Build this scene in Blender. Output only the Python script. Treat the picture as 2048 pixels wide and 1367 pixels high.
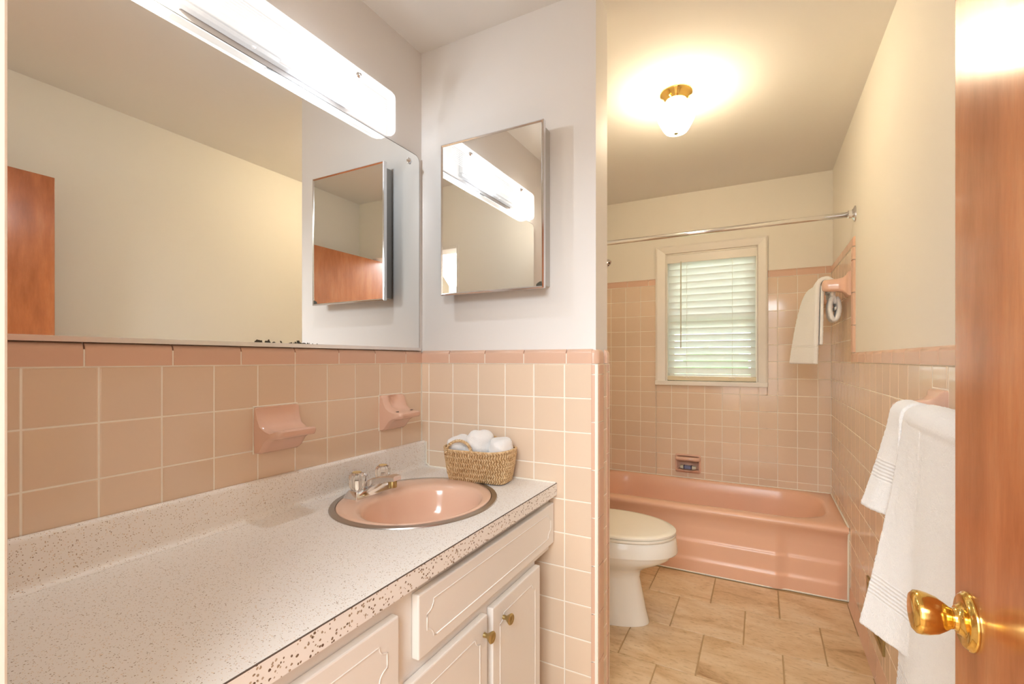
import bpy, bmesh, math, random
from mathutils import Vector, Matrix
random.seed(7)
for o in list(bpy.data.objects): bpy.data.objects.remove(o)
scene = bpy.context.scene
COL = scene.collection
R = math.radians

# ------------------------------------------------------------------ camera
F_PX, YAW, HORIZON, EYE = 939.36, 0.4875, 718.47, 1.19
cam_d = bpy.data.cameras.new('camera'); cam = bpy.data.objects.new('camera', cam_d); COL.objects.link(cam)
cam_d.sensor_width = 36; cam_d.sensor_fit = 'HORIZONTAL'; cam_d.lens = F_PX / 2048 * 36
cam_d.shift_y = (HORIZON - 683.5) / 2048; cam_d.clip_start = 0.01
cam.location = (0, 0, EYE); cam.rotation_euler = (R(90), 0, YAW)
scene.camera = cam
# ------------------------------------------------------------------ view, world, large lights
vs = scene.view_settings; vs.view_transform = 'Standard'; vs.look = 'None'; vs.gamma = 1; vs.use_curve_mapping = False
vs.exposure = 0.72
cy = scene.cycles; cy.use_denoising = True; cy.max_bounces = 9; cy.diffuse_bounces = 5; cy.glossy_bounces = 5; cy.use_adaptive_sampling = True; cy.adaptive_threshold = 0.03
cy.transmission_bounces = 6; cy.sample_clamp_indirect = 6; cy.caustics_reflective = False; cy.caustics_refractive = False
w = bpy.data.worlds.new('world'); scene.world = w; w.use_nodes = True
bg = w.node_tree.nodes['Background']; bg.inputs[0].default_value = (0.93, 0.97, 1.0, 1); bg.inputs[1].default_value = 5.0
def area(name, loc, rot, sx, sy, power, color):
    d = bpy.data.lights.new(name, 'AREA'); d.shape = 'RECTANGLE'; d.size = sx; d.size_y = sy; d.energy = power; d.color = color
    o = bpy.data.objects.new(name, d); COL.objects.link(o); o.location = loc; o.rotation_euler = rot; return o
# added broad fill light, unseen behind the doorway, to brighten the bathroom
HALL = area('hall_fill_light', (-0.1, -2.15, 1.45), (R(90), 0, 0), 2.6, 1.9, 26, (0.84, 0.93, 1.0))
# second added fill, set high to reach counter and floor under the door head
HALL2 = area('hall_high_fill', (-0.15, -1.0, 2.34), (R(38), 0, 0), 1.7, 1.2, 92, (0.84, 0.93, 1.0))

# ------------------------------------------------------------------ room dimensions (metres)
XL, XR, YF, YP, YB, ZC = -1.138, 0.382, 0.13, 1.4145, 3.4685, 2.355
PITCH, GAP, ROW0 = 0.109, 0.0026, 1.176
PX1 = -0.457; PY1 = 1.545      # painted end of the partition, its rear face
ROWS = [ROW0 - PITCH * n for n in range(-5, 11)]       # horizontal joints

# ------------------------------------------------------------------ materials
def lin(r, g, b):
    f = lambda c: (c / 255 / 12.92) if c / 255 <= 0.04045 else ((c / 255 + 0.055) / 1.055) ** 2.4
    return (f(r), f(g), f(b), 1)
MATS = {}
def mat(name, col, rough=0.5, metal=0.0, spec=0.5, **kw):
    m = bpy.data.materials.new(name); m.use_nodes = True
    b = m.node_tree.nodes['Principled BSDF']
    b.inputs['Base Color'].default_value = col; b.inputs['Roughness'].default_value = rough
    b.inputs['Metallic'].default_value = metal; b.inputs['Specular IOR Level'].default_value = spec
    for k, v in kw.items(): b.inputs[k].default_value = v
    MATS[name] = m; return m
def nt(m): return m.node_tree, m.node_tree.nodes, m.node_tree.links, m.node_tree.nodes['Principled BSDF']
def noise(m, scale, detail=4, vec=None, rough=0.55, stretch=None, coord='Object'):
    t, n, l, b = nt(m)
    tc = n.new('ShaderNodeTexCoord'); src = tc.outputs[coord]
    if stretch:
        mp = n.new('ShaderNodeMapping'); mp.inputs['Scale'].default_value = stretch; l.new(src, mp.inputs[0]); src = mp.outputs[0]
    x = n.new('ShaderNodeTexNoise'); x.inputs['Scale'].default_value = scale; x.inputs['Detail'].default_value = detail; x.inputs['Roughness'].default_value = rough
    l.new(vec or src, x.inputs['Vector']); return x
def ramp(m, fac, stops, interp='LINEAR'):
    t, n, l, b = nt(m); r = n.new('ShaderNodeValToRGB'); l.new(fac, r.inputs[0]); cr = r.color_ramp; cr.interpolation = interp
    while len(cr.elements) < len(stops): cr.elements.new(0.5)
    for e, (p, c) in zip(cr.elements, stops): e.position = p; e.color = c
    return r
def bump(m, height, strength, dist=0.01):
    t, n, l, b = nt(m); x = n.new('ShaderNodeBump'); x.inputs['Strength'].default_value = strength; x.inputs['Distance'].default_value = dist
    l.new(height, x.inputs['Height']); l.new(x.outputs[0], b.inputs['Normal']); return x
def tint_random(m, col, amount):
    t, n, l, b = nt(m); oi = n.new('ShaderNodeObjectInfo'); hs = n.new('ShaderNodeHueSaturation')
    mr = n.new('ShaderNodeMapRange'); mr.inputs['To Min'].default_value = 1 - amount; mr.inputs['To Max'].default_value = 1 + amount
    l.new(oi.outputs['Random'], mr.inputs[0]); l.new(mr.outputs[0], hs.inputs['Value']); hs.inputs['Color'].default_value = col
    l.new(hs.outputs[0], b.inputs['Base Color'])
def painted(name, col, rough=0.55):
    m = mat(name, col, rough, spec=0.3); bump(m, noise(m, 260, 3).outputs[0], 0.06, 0.002); return m
PAINT = painted('cream_paint', lin(242, 236, 224))
PAINT_W = painted('white_paint', lin(234, 230, 226))
PAINT_C = painted('ceiling_paint', lin(236, 232, 226), 0.8)
TRIMW = mat('white_trim_paint', lin(240, 234, 224), 0.35)
TILE = mat('blush_tile_glaze', lin(231, 208, 184), 0.10); tint_random(TILE, lin(231, 208, 184), 0.025)
bump(TILE, noise(TILE, 18, 1).outputs[0], 0.05, 0.004)
TRIMT = mat('rose_trim_glaze', lin(222, 184, 160), 0.3); tint_random(TRIMT, lin(222, 184, 160), 0.03)
GROUT = mat('pale_grout', lin(250, 243, 230), 0.85)
PINK = mat('pink_enamel', lin(239, 192, 163), 0.27)
CERAM = mat('pink_ceramic', lin(228, 188, 166), 0.12)
SINKP = mat('sink_pink', lin(238, 200, 176), 0.12)
CHROME = mat('chrome', (0.78, 0.78, 0.80, 1), 0.12, 1.0)
STEEL = mat('brushed_steel', (0.45, 0.42, 0.39, 1), 0.32, 1.0)
ALU = mat('aluminium', (0.80, 0.79, 0.78, 1), 0.35, 1.0)
BRASS = mat('polished_brass', (0.86, 0.58, 0.17, 1), 0.13, 1.0)
OLDBRASS = mat('aged_brass', (0.52, 0.40, 0.18, 1), 0.3, 1.0)
DARK = mat('dark_gap', (0.03, 0.025, 0.02, 1), 0.8)
PORC = mat('white_porcelain', lin(243, 238, 228), 0.10)
SEATP = mat('seat_plastic', lin(243, 236, 222), 0.25)
CABW = mat('cabinet_white_paint', lin(240, 236, 230), 0.4); bump(CABW, noise(CABW, 60, 3).outputs[0], 0.05, 0.002)
ACRYL = mat('clear_acrylic', (1.0, 0.97, 0.92, 1), 0.05, **{'Transmission Weight': 1.0, 'IOR': 1.45})
GLASS = mat('window_glass', (1, 1, 1, 1), 0.02)
def clear_glass(m):
    t, n, l, b = nt(m); tr = n.new('ShaderNodeBsdfTransparent'); gl = n.new('ShaderNodeBsdfGlossy'); gl.inputs['Roughness'].default_value = 0.02; fr = n.new('ShaderNodeFresnel'); fr.inputs[0].default_value = 1.45
    mx = n.new('ShaderNodeMixShader'); l.new(fr.outputs[0], mx.inputs[0]); l.new(tr.outputs[0], mx.inputs[1]); l.new(gl.outputs[0], mx.inputs[2]); l.new(mx.outputs[0], n['Material Output'].inputs[0])
clear_glass(GLASS)
CAULK = mat('white_caulk', lin(246, 240, 226), 0.5)
SLAT = mat('white_slat', lin(244, 244, 240), 0.45)
def see_through(m, fac):
    t, n, l, b = nt(m); out = n['Material Output']; src = out.inputs[0].links[0].from_socket; tr = n.new('ShaderNodeBsdfTransparent'); mx = n.new('ShaderNodeMixShader'); mx.inputs[0].default_value = fac
    l.new(src, mx.inputs[1]); l.new(tr.outputs[0], mx.inputs[2]); l.new(mx.outputs[0], out.inputs[0])
def translucent(m, fac, col):
    t, n, l, b = nt(m); tr = n.new('ShaderNodeBsdfTranslucent'); tr.inputs[0].default_value = col
    mx = n.new('ShaderNodeMixShader'); mx.inputs[0].default_value = fac; out = n['Material Output']
    l.new(b.outputs[0], mx.inputs[1]); l.new(tr.outputs[0], mx.inputs[2]); l.new(mx.outputs[0], out.inputs[0])
translucent(SLAT, 0.35, (0.92, 0.95, 0.92, 1))
CORD = mat('blind_cord', lin(240, 236, 226), 0.7)
RAILC = mat('blind_bottom_rail', lin(232, 218, 186), 0.45)
# mirror silver, with the worn black edge of the big mirror and the worn corner of the cabinet
def mirror_mat(name, mask):
    m = mat(name, (0.90, 0.91, 0.90, 1), 0.0, 1.0); t, n, l, b = nt(m)
    tc = n.new('ShaderNodeTexCoord'); sp = n.new('ShaderNodeSeparateXYZ'); l.new(tc.outputs['Object'], sp.inputs[0])
    nz = noise(m, 55, 5)
    h = n.new('ShaderNodeMath'); h.operation = 'MULTIPLY_ADD'; h.inputs[1].default_value = 0.05; h.inputs[2].default_value = -0.025
    l.new(nz.outputs[0], h.inputs[0]); mask(m, sp, h); return m
def worn(m, val, thr):
    t, n, l, b = nt(m)
    lt = n.new('ShaderNodeMath'); lt.operation = 'LESS_THAN'; lt.inputs[1].default_value = thr; l.new(val, lt.inputs[0])
    inv = n.new('ShaderNodeMath'); inv.operation = 'SUBTRACT'; inv.inputs[0].default_value = 1; l.new(lt.outputs[0], inv.inputs[1])
    mx = n.new('ShaderNodeMix'); mx.data_type = 'RGBA'; mx.inputs[6].default_value = (0.90, 0.91, 0.90, 1); mx.inputs[7].default_value = (0.05, 0.045, 0.03, 1)
    l.new(lt.outputs[0], mx.inputs[0]); l.new(mx.outputs[2], b.inputs['Base Color']); l.new(inv.outputs[0], b.inputs['Metallic'])
    r = n.new('ShaderNodeMath'); r.operation = 'MULTIPLY'; r.inputs[1].default_value = 0.5; l.new(lt.outputs[0], r.inputs[0]); l.new(r.outputs[0], b.inputs['Roughness'])
def math2(m, op, a, b_):
    t, n, l, b = nt(m); x = n.new('ShaderNodeMath'); x.operation = op
    for i, v in enumerate((a, b_)):
        if isinstance(v, (int, float)): x.inputs[i].default_value = v
        else: l.new(v, x.inputs[i])
    return x.outputs[0]
def mask_big(m, sp, h):     # z above the lower edge, only along the middle stretch (y 0.71 .. 0.98)
    d = math2(m, 'SUBTRACT', sp.outputs[2], 1.2345); off = math2(m, 'ABSOLUTE', math2(m, 'SUBTRACT', sp.outputs[1], 0.84), 0)
    far = math2(m, 'MULTIPLY', math2(m, 'MAXIMUM', math2(m, 'SUBTRACT', off, 0.09), 0), 0.5)
    worn(m, math2(m, 'ADD', math2(m, 'ADD', d, far), h.outputs[0]), 0.0008)
def mask_cab(m, sp, h):     # lower right corner
    dx = math2(m, 'SUBTRACT', -0.616, sp.outputs[0]); dz = math2(m, 'SUBTRACT', sp.outputs[2], 1.426)
    worn(m, math2(m, 'ADD', math2(m, 'ADD', dx, dz), h.outputs[0]), 0.012)
MIRROR = mirror_mat('mirror_silver', mask_big)
MIRROR2 = mirror_mat('cabinet_mirror_silver', mask_cab)
# speckled laminate
LAM = mat('speckled_laminate', lin(238, 234, 228), 0.38)
def specks(m, scale=500, dens=0.40, pale=50):
    t, n, l, b = nt(m); tc = n.new('ShaderNodeTexCoord')
    nz = n.new('ShaderNodeTexNoise'); nz.inputs['Scale'].default_value = 90; l.new(tc.outputs['Object'], nz.inputs['Vector'])
    av = n.new('ShaderNodeVectorMath'); av.operation = 'MULTIPLY_ADD'; av.inputs[1].default_value = (0.004,) * 3
    l.new(nz.outputs['Color'], av.inputs[0]); l.new(tc.outputs['Object'], av.inputs[2])
    v = n.new('ShaderNodeTexVoronoi'); v.inputs['Scale'].default_value = scale; l.new(av.outputs[0], v.inputs['Vector'])
    sc = n.new('ShaderNodeSeparateColor'); l.new(v.outputs['Color'], sc.inputs[0])
    a = math2(m, 'LESS_THAN', v.outputs['Distance'], math2(m, 'MULTIPLY', sc.outputs[0], 0.55)); c = math2(m, 'LESS_THAN', sc.outputs[1], dens)
    f = math2(m, 'MULTIPLY', a, c)
    r = ramp(m, sc.outputs[2], [(0, lin(96 + pale, 74 + pale, 56 + pale)), (0.5, lin(150 + pale, 128 + pale, 104 + pale)), (1, lin(190 + pale, 172 + pale, 150 + pale))])
    mx = n.new('ShaderNodeMix'); mx.data_type = 'RGBA'; mx.inputs[6].default_value = lin(245, 242, 238)
    l.new(f, mx.inputs[0]); l.new(r.outputs[0], mx.inputs[7]); l.new(mx.outputs[2], b.inputs['Base Color'])
specks(LAM)  # top specks paler than the edge: glancing reflection put into their colour
LAM_E = mat('speckled_laminate_edge', lin(238, 234, 228), 0.38); specks(LAM_E, 230, 0.5, 0)
# reddish veneer of the door
WOOD = mat('red_brown_veneer', lin(176, 96, 52), 0.22, **{'Coat Weight': 0.35, 'Coat Roughness': 0.12})
n1 = noise(WOOD, 3.0, 8, stretch=(1, 3.2, 0.8), rough=0.62); r1 = ramp(WOOD, n1.outputs[0], [(0.25, lin(156, 86, 46)), (0.5, lin(192, 114, 66)), (0.75, lin(214, 142, 94))])
n2 = noise(WOOD, 16, 7, stretch=(4, 5, 0.6), rough=0.75); r2 = ramp(WOOD, n2.outputs[0], [(0.3, (0.86, 0.86, 0.86, 1)), (0.6, (1, 1, 1, 1))])
t_, n_, l_, b_ = nt(WOOD); mm = n_.new('ShaderNodeMix'); mm.data_type = 'RGBA'; mm.blend_type = 'MULTIPLY'; mm.inputs[0].default_value = 1
l_.new(r1.outputs[0], mm.inputs[6]); l_.new(r2.outputs[0], mm.inputs[7]); l_.new(mm.outputs[2], b_.inputs['Base Color'])
# travertine-look floor tile
STONE = mat('travertine_tile', lin(214, 184, 144), 0.32)
def stone(m):
    t, n, l, b = nt(m); tc = n.new('ShaderNodeTexCoord'); oi = n.new('ShaderNodeObjectInfo')
    ml = n.new('ShaderNodeMath'); ml.operation = 'MULTIPLY'; ml.inputs[1].default_value = 40; l.new(oi.outputs['Random'], ml.inputs[0])
    ad = n.new('ShaderNodeVectorMath'); l.new(tc.outputs['Object'], ad.inputs[0]); l.new(ml.outputs[0], ad.inputs[1])
    mp = n.new('ShaderNodeMapping'); mp.inputs['Scale'].default_value = (1.0, 2.6, 1); mp.inputs['Rotation'].default_value = (0, 0, 0.35); l.new(ad.outputs[0], mp.inputs[0])
    a = n.new('ShaderNodeTexNoise'); a.inputs['Scale'].default_value = 3.2; a.inputs['Detail'].default_value = 9; a.inputs['Roughness'].default_value = 0.68; a.inputs['Distortion'].default_value = 0.6
    l.new(mp.outputs[0], a.inputs['Vector'])
    r = ramp(m, a.outputs[0], [(0.28, lin(172, 134, 92)), (0.42, lin(214, 182, 140)), (0.55, lin(228, 202, 166)), (0.72, lin(236, 216, 188))])
    c = n.new('ShaderNodeTexNoise'); c.inputs['Scale'].default_value = 38; c.inputs['Detail'].default_value = 6; l.new(mp.outputs[0], c.inputs['Vector'])
    r3 = ramp(m, c.outputs[0], [(0.32, (0.72, 0.66, 0.56, 1)), (0.45, (1, 1, 1, 1))])
    mx = n.new('ShaderNodeMix'); mx.data_type = 'RGBA'; mx.blend_type = 'MULTIPLY'; mx.inputs[0].default_value = 0.7
    l.new(r.outputs[0], mx.inputs[6]); l.new(r3.outputs[0], mx.inputs[7]); l.new(mx.outputs[2], b.inputs['Base Color'])
    bump(m, c.outputs[0], 0.12, 0.003)
stone(STONE)
FGROUT = mat('floor_grout', lin(190, 160, 118), 0.9)
# terry cloth with woven border bands (UV: u across, v metres from hem)
def terry(name, col, bands):
    m = mat(name, col, 0.95, spec=0.1, **{'Sheen Weight': 0.5, 'Sheen Roughness': 0.6}); t, n, l, b = nt(m)
    tc = n.new('ShaderNodeTexCoord'); nz = n.new('ShaderNodeTexNoise'); nz.inputs['Scale'].default_value = 420; nz.inputs['Detail'].default_value = 2; l.new(tc.outputs['Object'], nz.inputs['Vector'])
    if bands:
        sp = n.new('ShaderNodeSeparateXYZ'); l.new(tc.outputs['UV'], sp.inputs[0]); v = sp.outputs[1]
        inb = math2(m, 'MULTIPLY', math2(m, 'GREATER_THAN', v, bands[0]), math2(m, 'LESS_THAN', v, bands[1]))
        wv = math2(m, 'SINE', math2(m, 'MULTIPLY', v, 2 * math.pi / bands[2]), 0)
        hgt = math2(m, 'ADD', math2(m, 'MULTIPLY', inb, math2(m, 'MULTIPLY_ADD', wv, 0.5)), math2(m, 'MULTIPLY', nz.outputs[0], math2(m, 'SUBTRACT', 1.0, math2(m, 'MULTIPLY', inb, 0.8))))
        bump(m, hgt, 0.55, 0.004)
    else: bump(m, nz.outputs[0], 0.5, 0.004)
    return m
TERRY = terry('white_terry', lin(245, 242, 240), (0.075, 0.125, 0.008))
TERRY_S = terry('white_terry_plain', lin(246, 244, 242), None)
TERRY_U = terry('white_terry_tub', lin(250, 248, 244), (0.085, 0.10, 0.007))
STRAW = mat('seagrass', lin(200, 164, 112), 0.75); tn = noise(STRAW, 120, 4); rr = ramp(STRAW, tn.outputs[0], [(0.3, lin(176, 136, 90)), (0.5, lin(216, 182, 136)), (0.7, lin(236, 212, 172))])
nt(STRAW)[2].new(rr.outputs[0], nt(STRAW)[3].inputs['Base Color'])
STRAWD = mat('seagrass_inner', lin(150, 112, 66), 0.9)
# lamp glass: lit from within by the bulb, passes light through
def lampglass(name, col, glow, strength, fac):
    m = mat(name, col, 0.25); t, n, l, b = nt(m); b.inputs['Emission Color'].default_value = glow; b.inputs['Emission Strength'].default_value = strength
    translucent(m, fac, col); return m
ACRYLC = lampglass('frosted_acrylic', (0.50, 0.50, 0.52, 1), (1.0, 0.985, 0.97, 1), 1.0, 0.25); see_through(ACRYLC, 0.62)
OPAL = lampglass('opal_fluted_glass', (1.0, 0.95, 0.84, 1), (1.0, 0.86, 0.62, 1), 40, 0.5); see_through(OPAL, 0.42)
FIXW = mat('fixture_white_enamel', lin(190, 188, 184), 0.35)
LEAF = mat('leaf_green', lin(90, 150, 70), 0.7); GRASS = mat('grass_green', lin(120, 170, 80), 0.9)
SOAPW = mat('soap_wrapper_clear', lin(205, 205, 190), 0.25); SOAPB = mat('soap_label_blue', lin(120, 130, 165), 0.35); SOAPD = mat('soap_label_dark', lin(50, 45, 70), 0.4)
HALLF = mat('hall_floor', lin(170, 140, 110), 0.5)

# ------------------------------------------------------------------ builders
ORG = {}
def link(name, me, m, parent=None, smooth=False):
    if m is not None and not me.materials: me.materials.append(m)
    if smooth:
        for p in me.polygons: p.use_smooth = True
    o = bpy.data.objects.new(name, me); COL.objects.link(o)
    if parent is not None: o.parent = parent
    ORG[o] = ORG.get(parent, Vector((0, 0, 0))) if parent is not None else Vector((0, 0, 0))
    return o
def obj(name, bm, m, parent=None, smooth=False, auto=None):
    """one mesh object from world-space bmesh"""
    if parent is not None: bmesh.ops.translate(bm, verts=bm.verts, vec=-ORG.get(parent, Vector((0, 0, 0))))
    me = bpy.data.meshes.new(name); bm.normal_update(); bm.to_mesh(me); bm.free()
    o = link(name, me, m, parent, smooth or auto is not None)
    if auto is not None: me.set_sharp_from_angle(angle=R(auto))
    return o
def tag(o, label=None, cat=None, group=None, kind=None):
    for k, v in (('label', label), ('category', cat), ('group', group), ('kind', kind)):
        if v: o[k] = v
    return o
def thing(name, label, cat, loc, group=None):
    o = bpy.data.objects.new(name, None); COL.objects.link(o); o.location = loc; o.empty_display_size = 0.05
    ORG[o] = Vector(loc); return tag(o, label, cat, group)
def bx(bm, x0, x1, y0, y1, z0, z1, bev=0.0, seg=2):
    x0, x1 = min(x0, x1), max(x0, x1); y0, y1 = min(y0, y1), max(y0, y1); z0, z1 = min(z0, z1), max(z0, z1)
    vs = [bm.verts.new(p) for p in ((x0,y0,z0),(x1,y0,z0),(x1,y1,z0),(x0,y1,z0),(x0,y0,z1),(x1,y0,z1),(x1,y1,z1),(x0,y1,z1))]
    fs = [bm.faces.new([vs[i] for i in f]) for f in ((3,2,1,0),(4,5,6,7),(0,1,5,4),(1,2,6,5),(2,3,7,6),(3,0,4,7))]
    if bev > 0:
        es = list({e for f in fs for e in f.edges}); bmesh.ops.bevel(bm, geom=es, offset=bev, segments=seg, profile=0.5, affect='EDGES')
    return bm
def box(*a, **k): return bx(bmesh.new(), *a, **k)
def loft(rings, bm=None, closed=True, cap0=True, cap1=True):
    bm = bm or bmesh.new(); V = [[bm.verts.new(p) for p in r] for r in rings]; n = len(V[0])
    for a, b in zip(V, V[1:]):
        for i in range(n if closed else n - 1):
            j = (i + 1) % n; bm.faces.new((a[i], a[j], b[j], b[i]))
    if cap0 and closed: bm.faces.new(V[0][::-1])
    if cap1 and closed: bm.faces.new(V[-1])
    return bm
def fixn(bm): bmesh.ops.recalc_face_normals(bm, faces=bm.faces); return bm
def lathe(prof, org, axis='z', seg=32, bm=None, flute=None, cap0=True, cap1=True, sx=1, sy=1):
    """prof: (radius, height along axis)"""
    rings = []
    for r, h in prof:
        ring = []
        for i in range(seg):
            a = 2 * math.pi * i / seg; rad = r * (1 + (flute[1] * math.cos(flute[0] * a) if flute else 0)); c, s = rad * math.cos(a) * sx, rad * math.sin(a) * sy
            p = {'z': (c, s, h), 'x': (h, c, s), 'y': (s, h, c)}[axis]; ring.append(Vector(p) + Vector(org))
        rings.append(ring)
    return fixn(loft(rings, bm, True, cap0, cap1))
def tube(path, r, seg=10, bm=None, caps=True):
    path = [Vector(p) for p in path]; rings = []; up = Vector((0.13, 0.31, 0.94))
    for i, p in enumerate(path):
        d = (path[min(i + 1, len(path) - 1)] - path[max(i - 1, 0)]).normalized(); u = d.cross(up)
        if u.length < 1e-3: u = d.cross(Vector((1, 0, 0)))
        u.normalize(); v = d.cross(u); rad = r[i] if isinstance(r, (list, tuple)) else r
        rings.append([p + (u * math.cos(2 * math.pi * k / seg) + v * math.sin(2 * math.pi * k / seg)) * rad for k in range(seg)])
    return fixn(loft(rings, bm, True, caps, caps))
def rrect(cx, cy, hx, hy, r, z, n=6):
    """rounded rectangle ring in XY"""
    r = min(r, hx, hy); P = []
    for qx, qy, a0 in ((1, 1, 0), (-1, 1, 90), (-1, -1, 180), (1, -1, 270)):
        for k in range(n + 1):
            a = R(a0 + 90 * k / n); P.append((cx + qx * (hx - r) + r * math.cos(a), cy + qy * (hy - r) + r * math.sin(a), z))
    return P
# --- wall tiling: local frame x along the wall, y into the wall, z up; piece faces at y = 0
WALLROT = {'L': R(90), 'P': 0.0, 'B': 0.0, 'R': R(-90)}
def wall_point(w_, a, z, proud=0.0):
    return {'L': (XL + proud, a, z), 'P': (a, YP - proud, z), 'B': (a, YB - proud, z), 'R': (XR - proud, a, z)}[w_]
TCACHE = {}
def tile_mesh(wd, ht, m, th=0.008, bev=0.0018, nm='tile'):
    key = (round(wd, 4), round(ht, 4), m.name, th)
    if key in TCACHE: return TCACHE[key]
    b = bev; bm = bmesh.new()
    def ring(i, y): return [bm.verts.new(p) for p in ((i, y, i), (wd - i, y, i), (wd - i, y, ht - i), (i, y, ht - i))]
    rs = [ring(0, th), ring(0, b), ring(b * 0.35, b * 0.35), ring(b * 1.3, 0)]
    for p, q in zip(rs, rs[1:]):
        for i in range(4): bm.faces.new((p[i], p[(i + 1) % 4], q[(i + 1) % 4], q[i]))
    bm.faces.new(rs[-1]); me = bpy.data.meshes.new(nm); bm.normal_update(); bm.to_mesh(me); bm.free(); me.materials.append(m)
    TCACHE[key] = me; return me
def put_tile(w_, a0, a1, z0, z1, parent, m=None, name='tile', proud=0.0):
    """a0<a1 wall coordinates between joint centres"""
    m = m or TILE; g = GAP / 2; wd, ht = a1 - a0 - GAP, z1 - z0 - GAP
    if wd < 0.006 or ht < 0.006: return
    start = a1 - g if w_ == 'R' else a0 + g
    o = link(name, tile_mesh(wd, ht, m), None, parent); o.location = wall_point(w_, start, z0 + g, proud)
    o.rotation_euler = (random.gauss(0, 0.0016), 0, WALLROT[w_] + random.gauss(0, 0.0016)); return o
def spans(lo, hi, joint, pitch):
    """cut [lo,hi] at joint + k*pitch"""
    k0 = math.ceil((lo - joint) / pitch - 1e-6); c = [joint + k * pitch for k in range(k0, k0 + 400) if joint + k * pitch < hi - 1e-4]
    c = [lo] + [x for x in c if x > lo + 1e-4] + [hi]; return list(zip(c, c[1:]))
def tile_field(w_, lo, hi, zlo, zhi, joint, parent, skip=None):
    rows = [(max(b, zlo), min(a, zhi)) for a, b in zip(ROWS, ROWS[1:]) if a > zlo + 1e-3 and b < zhi - 1e-3]
    if zlo < ROWS[-1] - 1e-3: rows.append((zlo, ROWS[-1]))
    for a0, a1 in spans(lo, hi, joint, PITCH):
        for z0, z1 in rows:
            pieces = [(a0, a1, z0, z1)]
            for h in (skip or []):
                out = []
                for (p, q, r_, s) in pieces:
                    if q <= h[0] + 1e-3 or p >= h[1] - 1e-3 or s <= h[2] + 1e-3 or r_ >= h[3] - 1e-3: out.append((p, q, r_, s)); continue
                    if p < h[0]: out.append((p, h[0], r_, s))
                    if q > h[1]: out.append((h[1], q, r_, s))
                    p2, q2 = max(p, h[0]), min(q, h[1])
                    if r_ < h[2]: out.append((p2, q2, r_, h[2]))
                    if s > h[3]: out.append((p2, q2, h[3], s))
                pieces = out
            for pc in pieces: put_tile(w_, *pc, parent)
def joined_field(w_, lo, hi, zlo, zhi, joint, parent):
    """the same tiles where the photograph shows nothing of them, as one part"""
    bm = bmesh.new()
    for a0, a1 in spans(lo, hi, joint, PITCH):
        for z0, z1 in [(max(b, zlo), min(a, zhi)) for a, b in zip(ROWS, ROWS[1:]) if a > zlo + 1e-3 and b < zhi - 1e-3]:
            g = GAP / 2
            if w_ == 'L': bx(bm, XL - 0.007, XL, a0 + g, a1 - g, z0 + g, z1 - g)
            elif w_ == 'R': bx(bm, XR, XR + 0.007, a0 + g, a1 - g, z0 + g, z1 - g)
    tag(obj('tiling', bm, TILE, parent), 'square blush tiles of the wainscot', kind='stuff')
# profile pieces extruded along local x (cap tiles, bullnose edges); prof in (y into wall, z)
def prof_mesh(prof, length, m, key):
    k = (key, round(length, 4), m.name)
    if k in TCACHE: return TCACHE[k]
    bm = bmesh.new(); e = 0.0012
    xs = [0, e, length - e, length]; ins = [0.0012, 0, 0, 0.0012]
    rings = [[(x, y + i, z) for y, z in prof] for x, i in zip(xs, ins)]
    loft(rings, bm); fixn(bm); me = bpy.data.meshes.new(key); bm.to_mesh(me); bm.free(); me.materials.append(m)
    for p in me.polygons: p.use_smooth = True
    me.set_sharp_from_angle(angle=R(40)); TCACHE[k] = me; return me
CAPH = 0.0465
def cap_prof(h=CAPH, back=0.012):
    P = [(back, 0), (-0.003, 0)]
    P += [(-0.003, h - 0.014)] + [(-0.003 + 0.014 * (1 - math.cos(R(a))), h - 0.014 + 0.014 * math.sin(R(a))) for a in (22, 45, 68, 90)] + [(back, h)]
    return P
CAPP = cap_prof()
def put_cap(w_, a0, a1, z, parent, name='cap_tile'):
    g = GAP / 2; start = a1 - g if w_ == 'R' else a0 + g
    o = link(name, prof_mesh(CAPP, a1 - a0 - GAP, TRIMT, 'cap_tile'), None, parent); o.location = wall_point(w_, start, z + g); o.rotation_euler = (0, 0, WALLROT[w_]); return o

# ================================================================== the room
def struct(name, bm, m, label, **k):
    return tag(obj(name, bm, m, **k), label, None, None, 'structure')
PT = 0.008      # paint plane lies this far behind the tile faces
# left wall: painted slab, grout bed, tiles
CG = CAPH - 0.013
wl = struct('wall_left', box(XL - 0.15, XL - PT, -0.0, YB + 0.15, 0, ZC), PAINT_W, 'white painted wall above a blush tile splashback behind the vanity')
obj('grout', box(XL - PT - 0.001, XL - 0.0010, YF, YP + 0.005, 0.70, ROW0), GROUT, wl)
obj('grout', box(XL - PT - 0.001, XL + 0.0018, YF, YP + 0.005, ROW0 - 0.0005, ROW0 + CG), GROUT, wl)
SOAPS = ((0.7456, 0.8713, 0.9495, 1.0685), (1.189, 1.3031, 0.9495, 1.0685))
tile_field('L', YF + 0.001, YP, 0.80, ROW0, 1.3031, wl, ((0.758, 0.867, 0.958, 1.067), (1.1941, 1.3031, 0.958, 1.067)))
for a0, a1 in spans(YF + 0.001, YP, 1.3227, 0.1525): put_cap('L', a0, a1, ROW0, wl)
obj('grout', box(XL - PT - 0.001, XL - 0.0010, PY1 + 0.01, YB, 0, ROWS[0]), GROUT, wl)
joined_field('L', PY1 + 0.012, YB, 0.086, ROW0, YB, wl)
joined_field('L', 2.70, YB, ROW0, ROWS[0], YB, wl)
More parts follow.
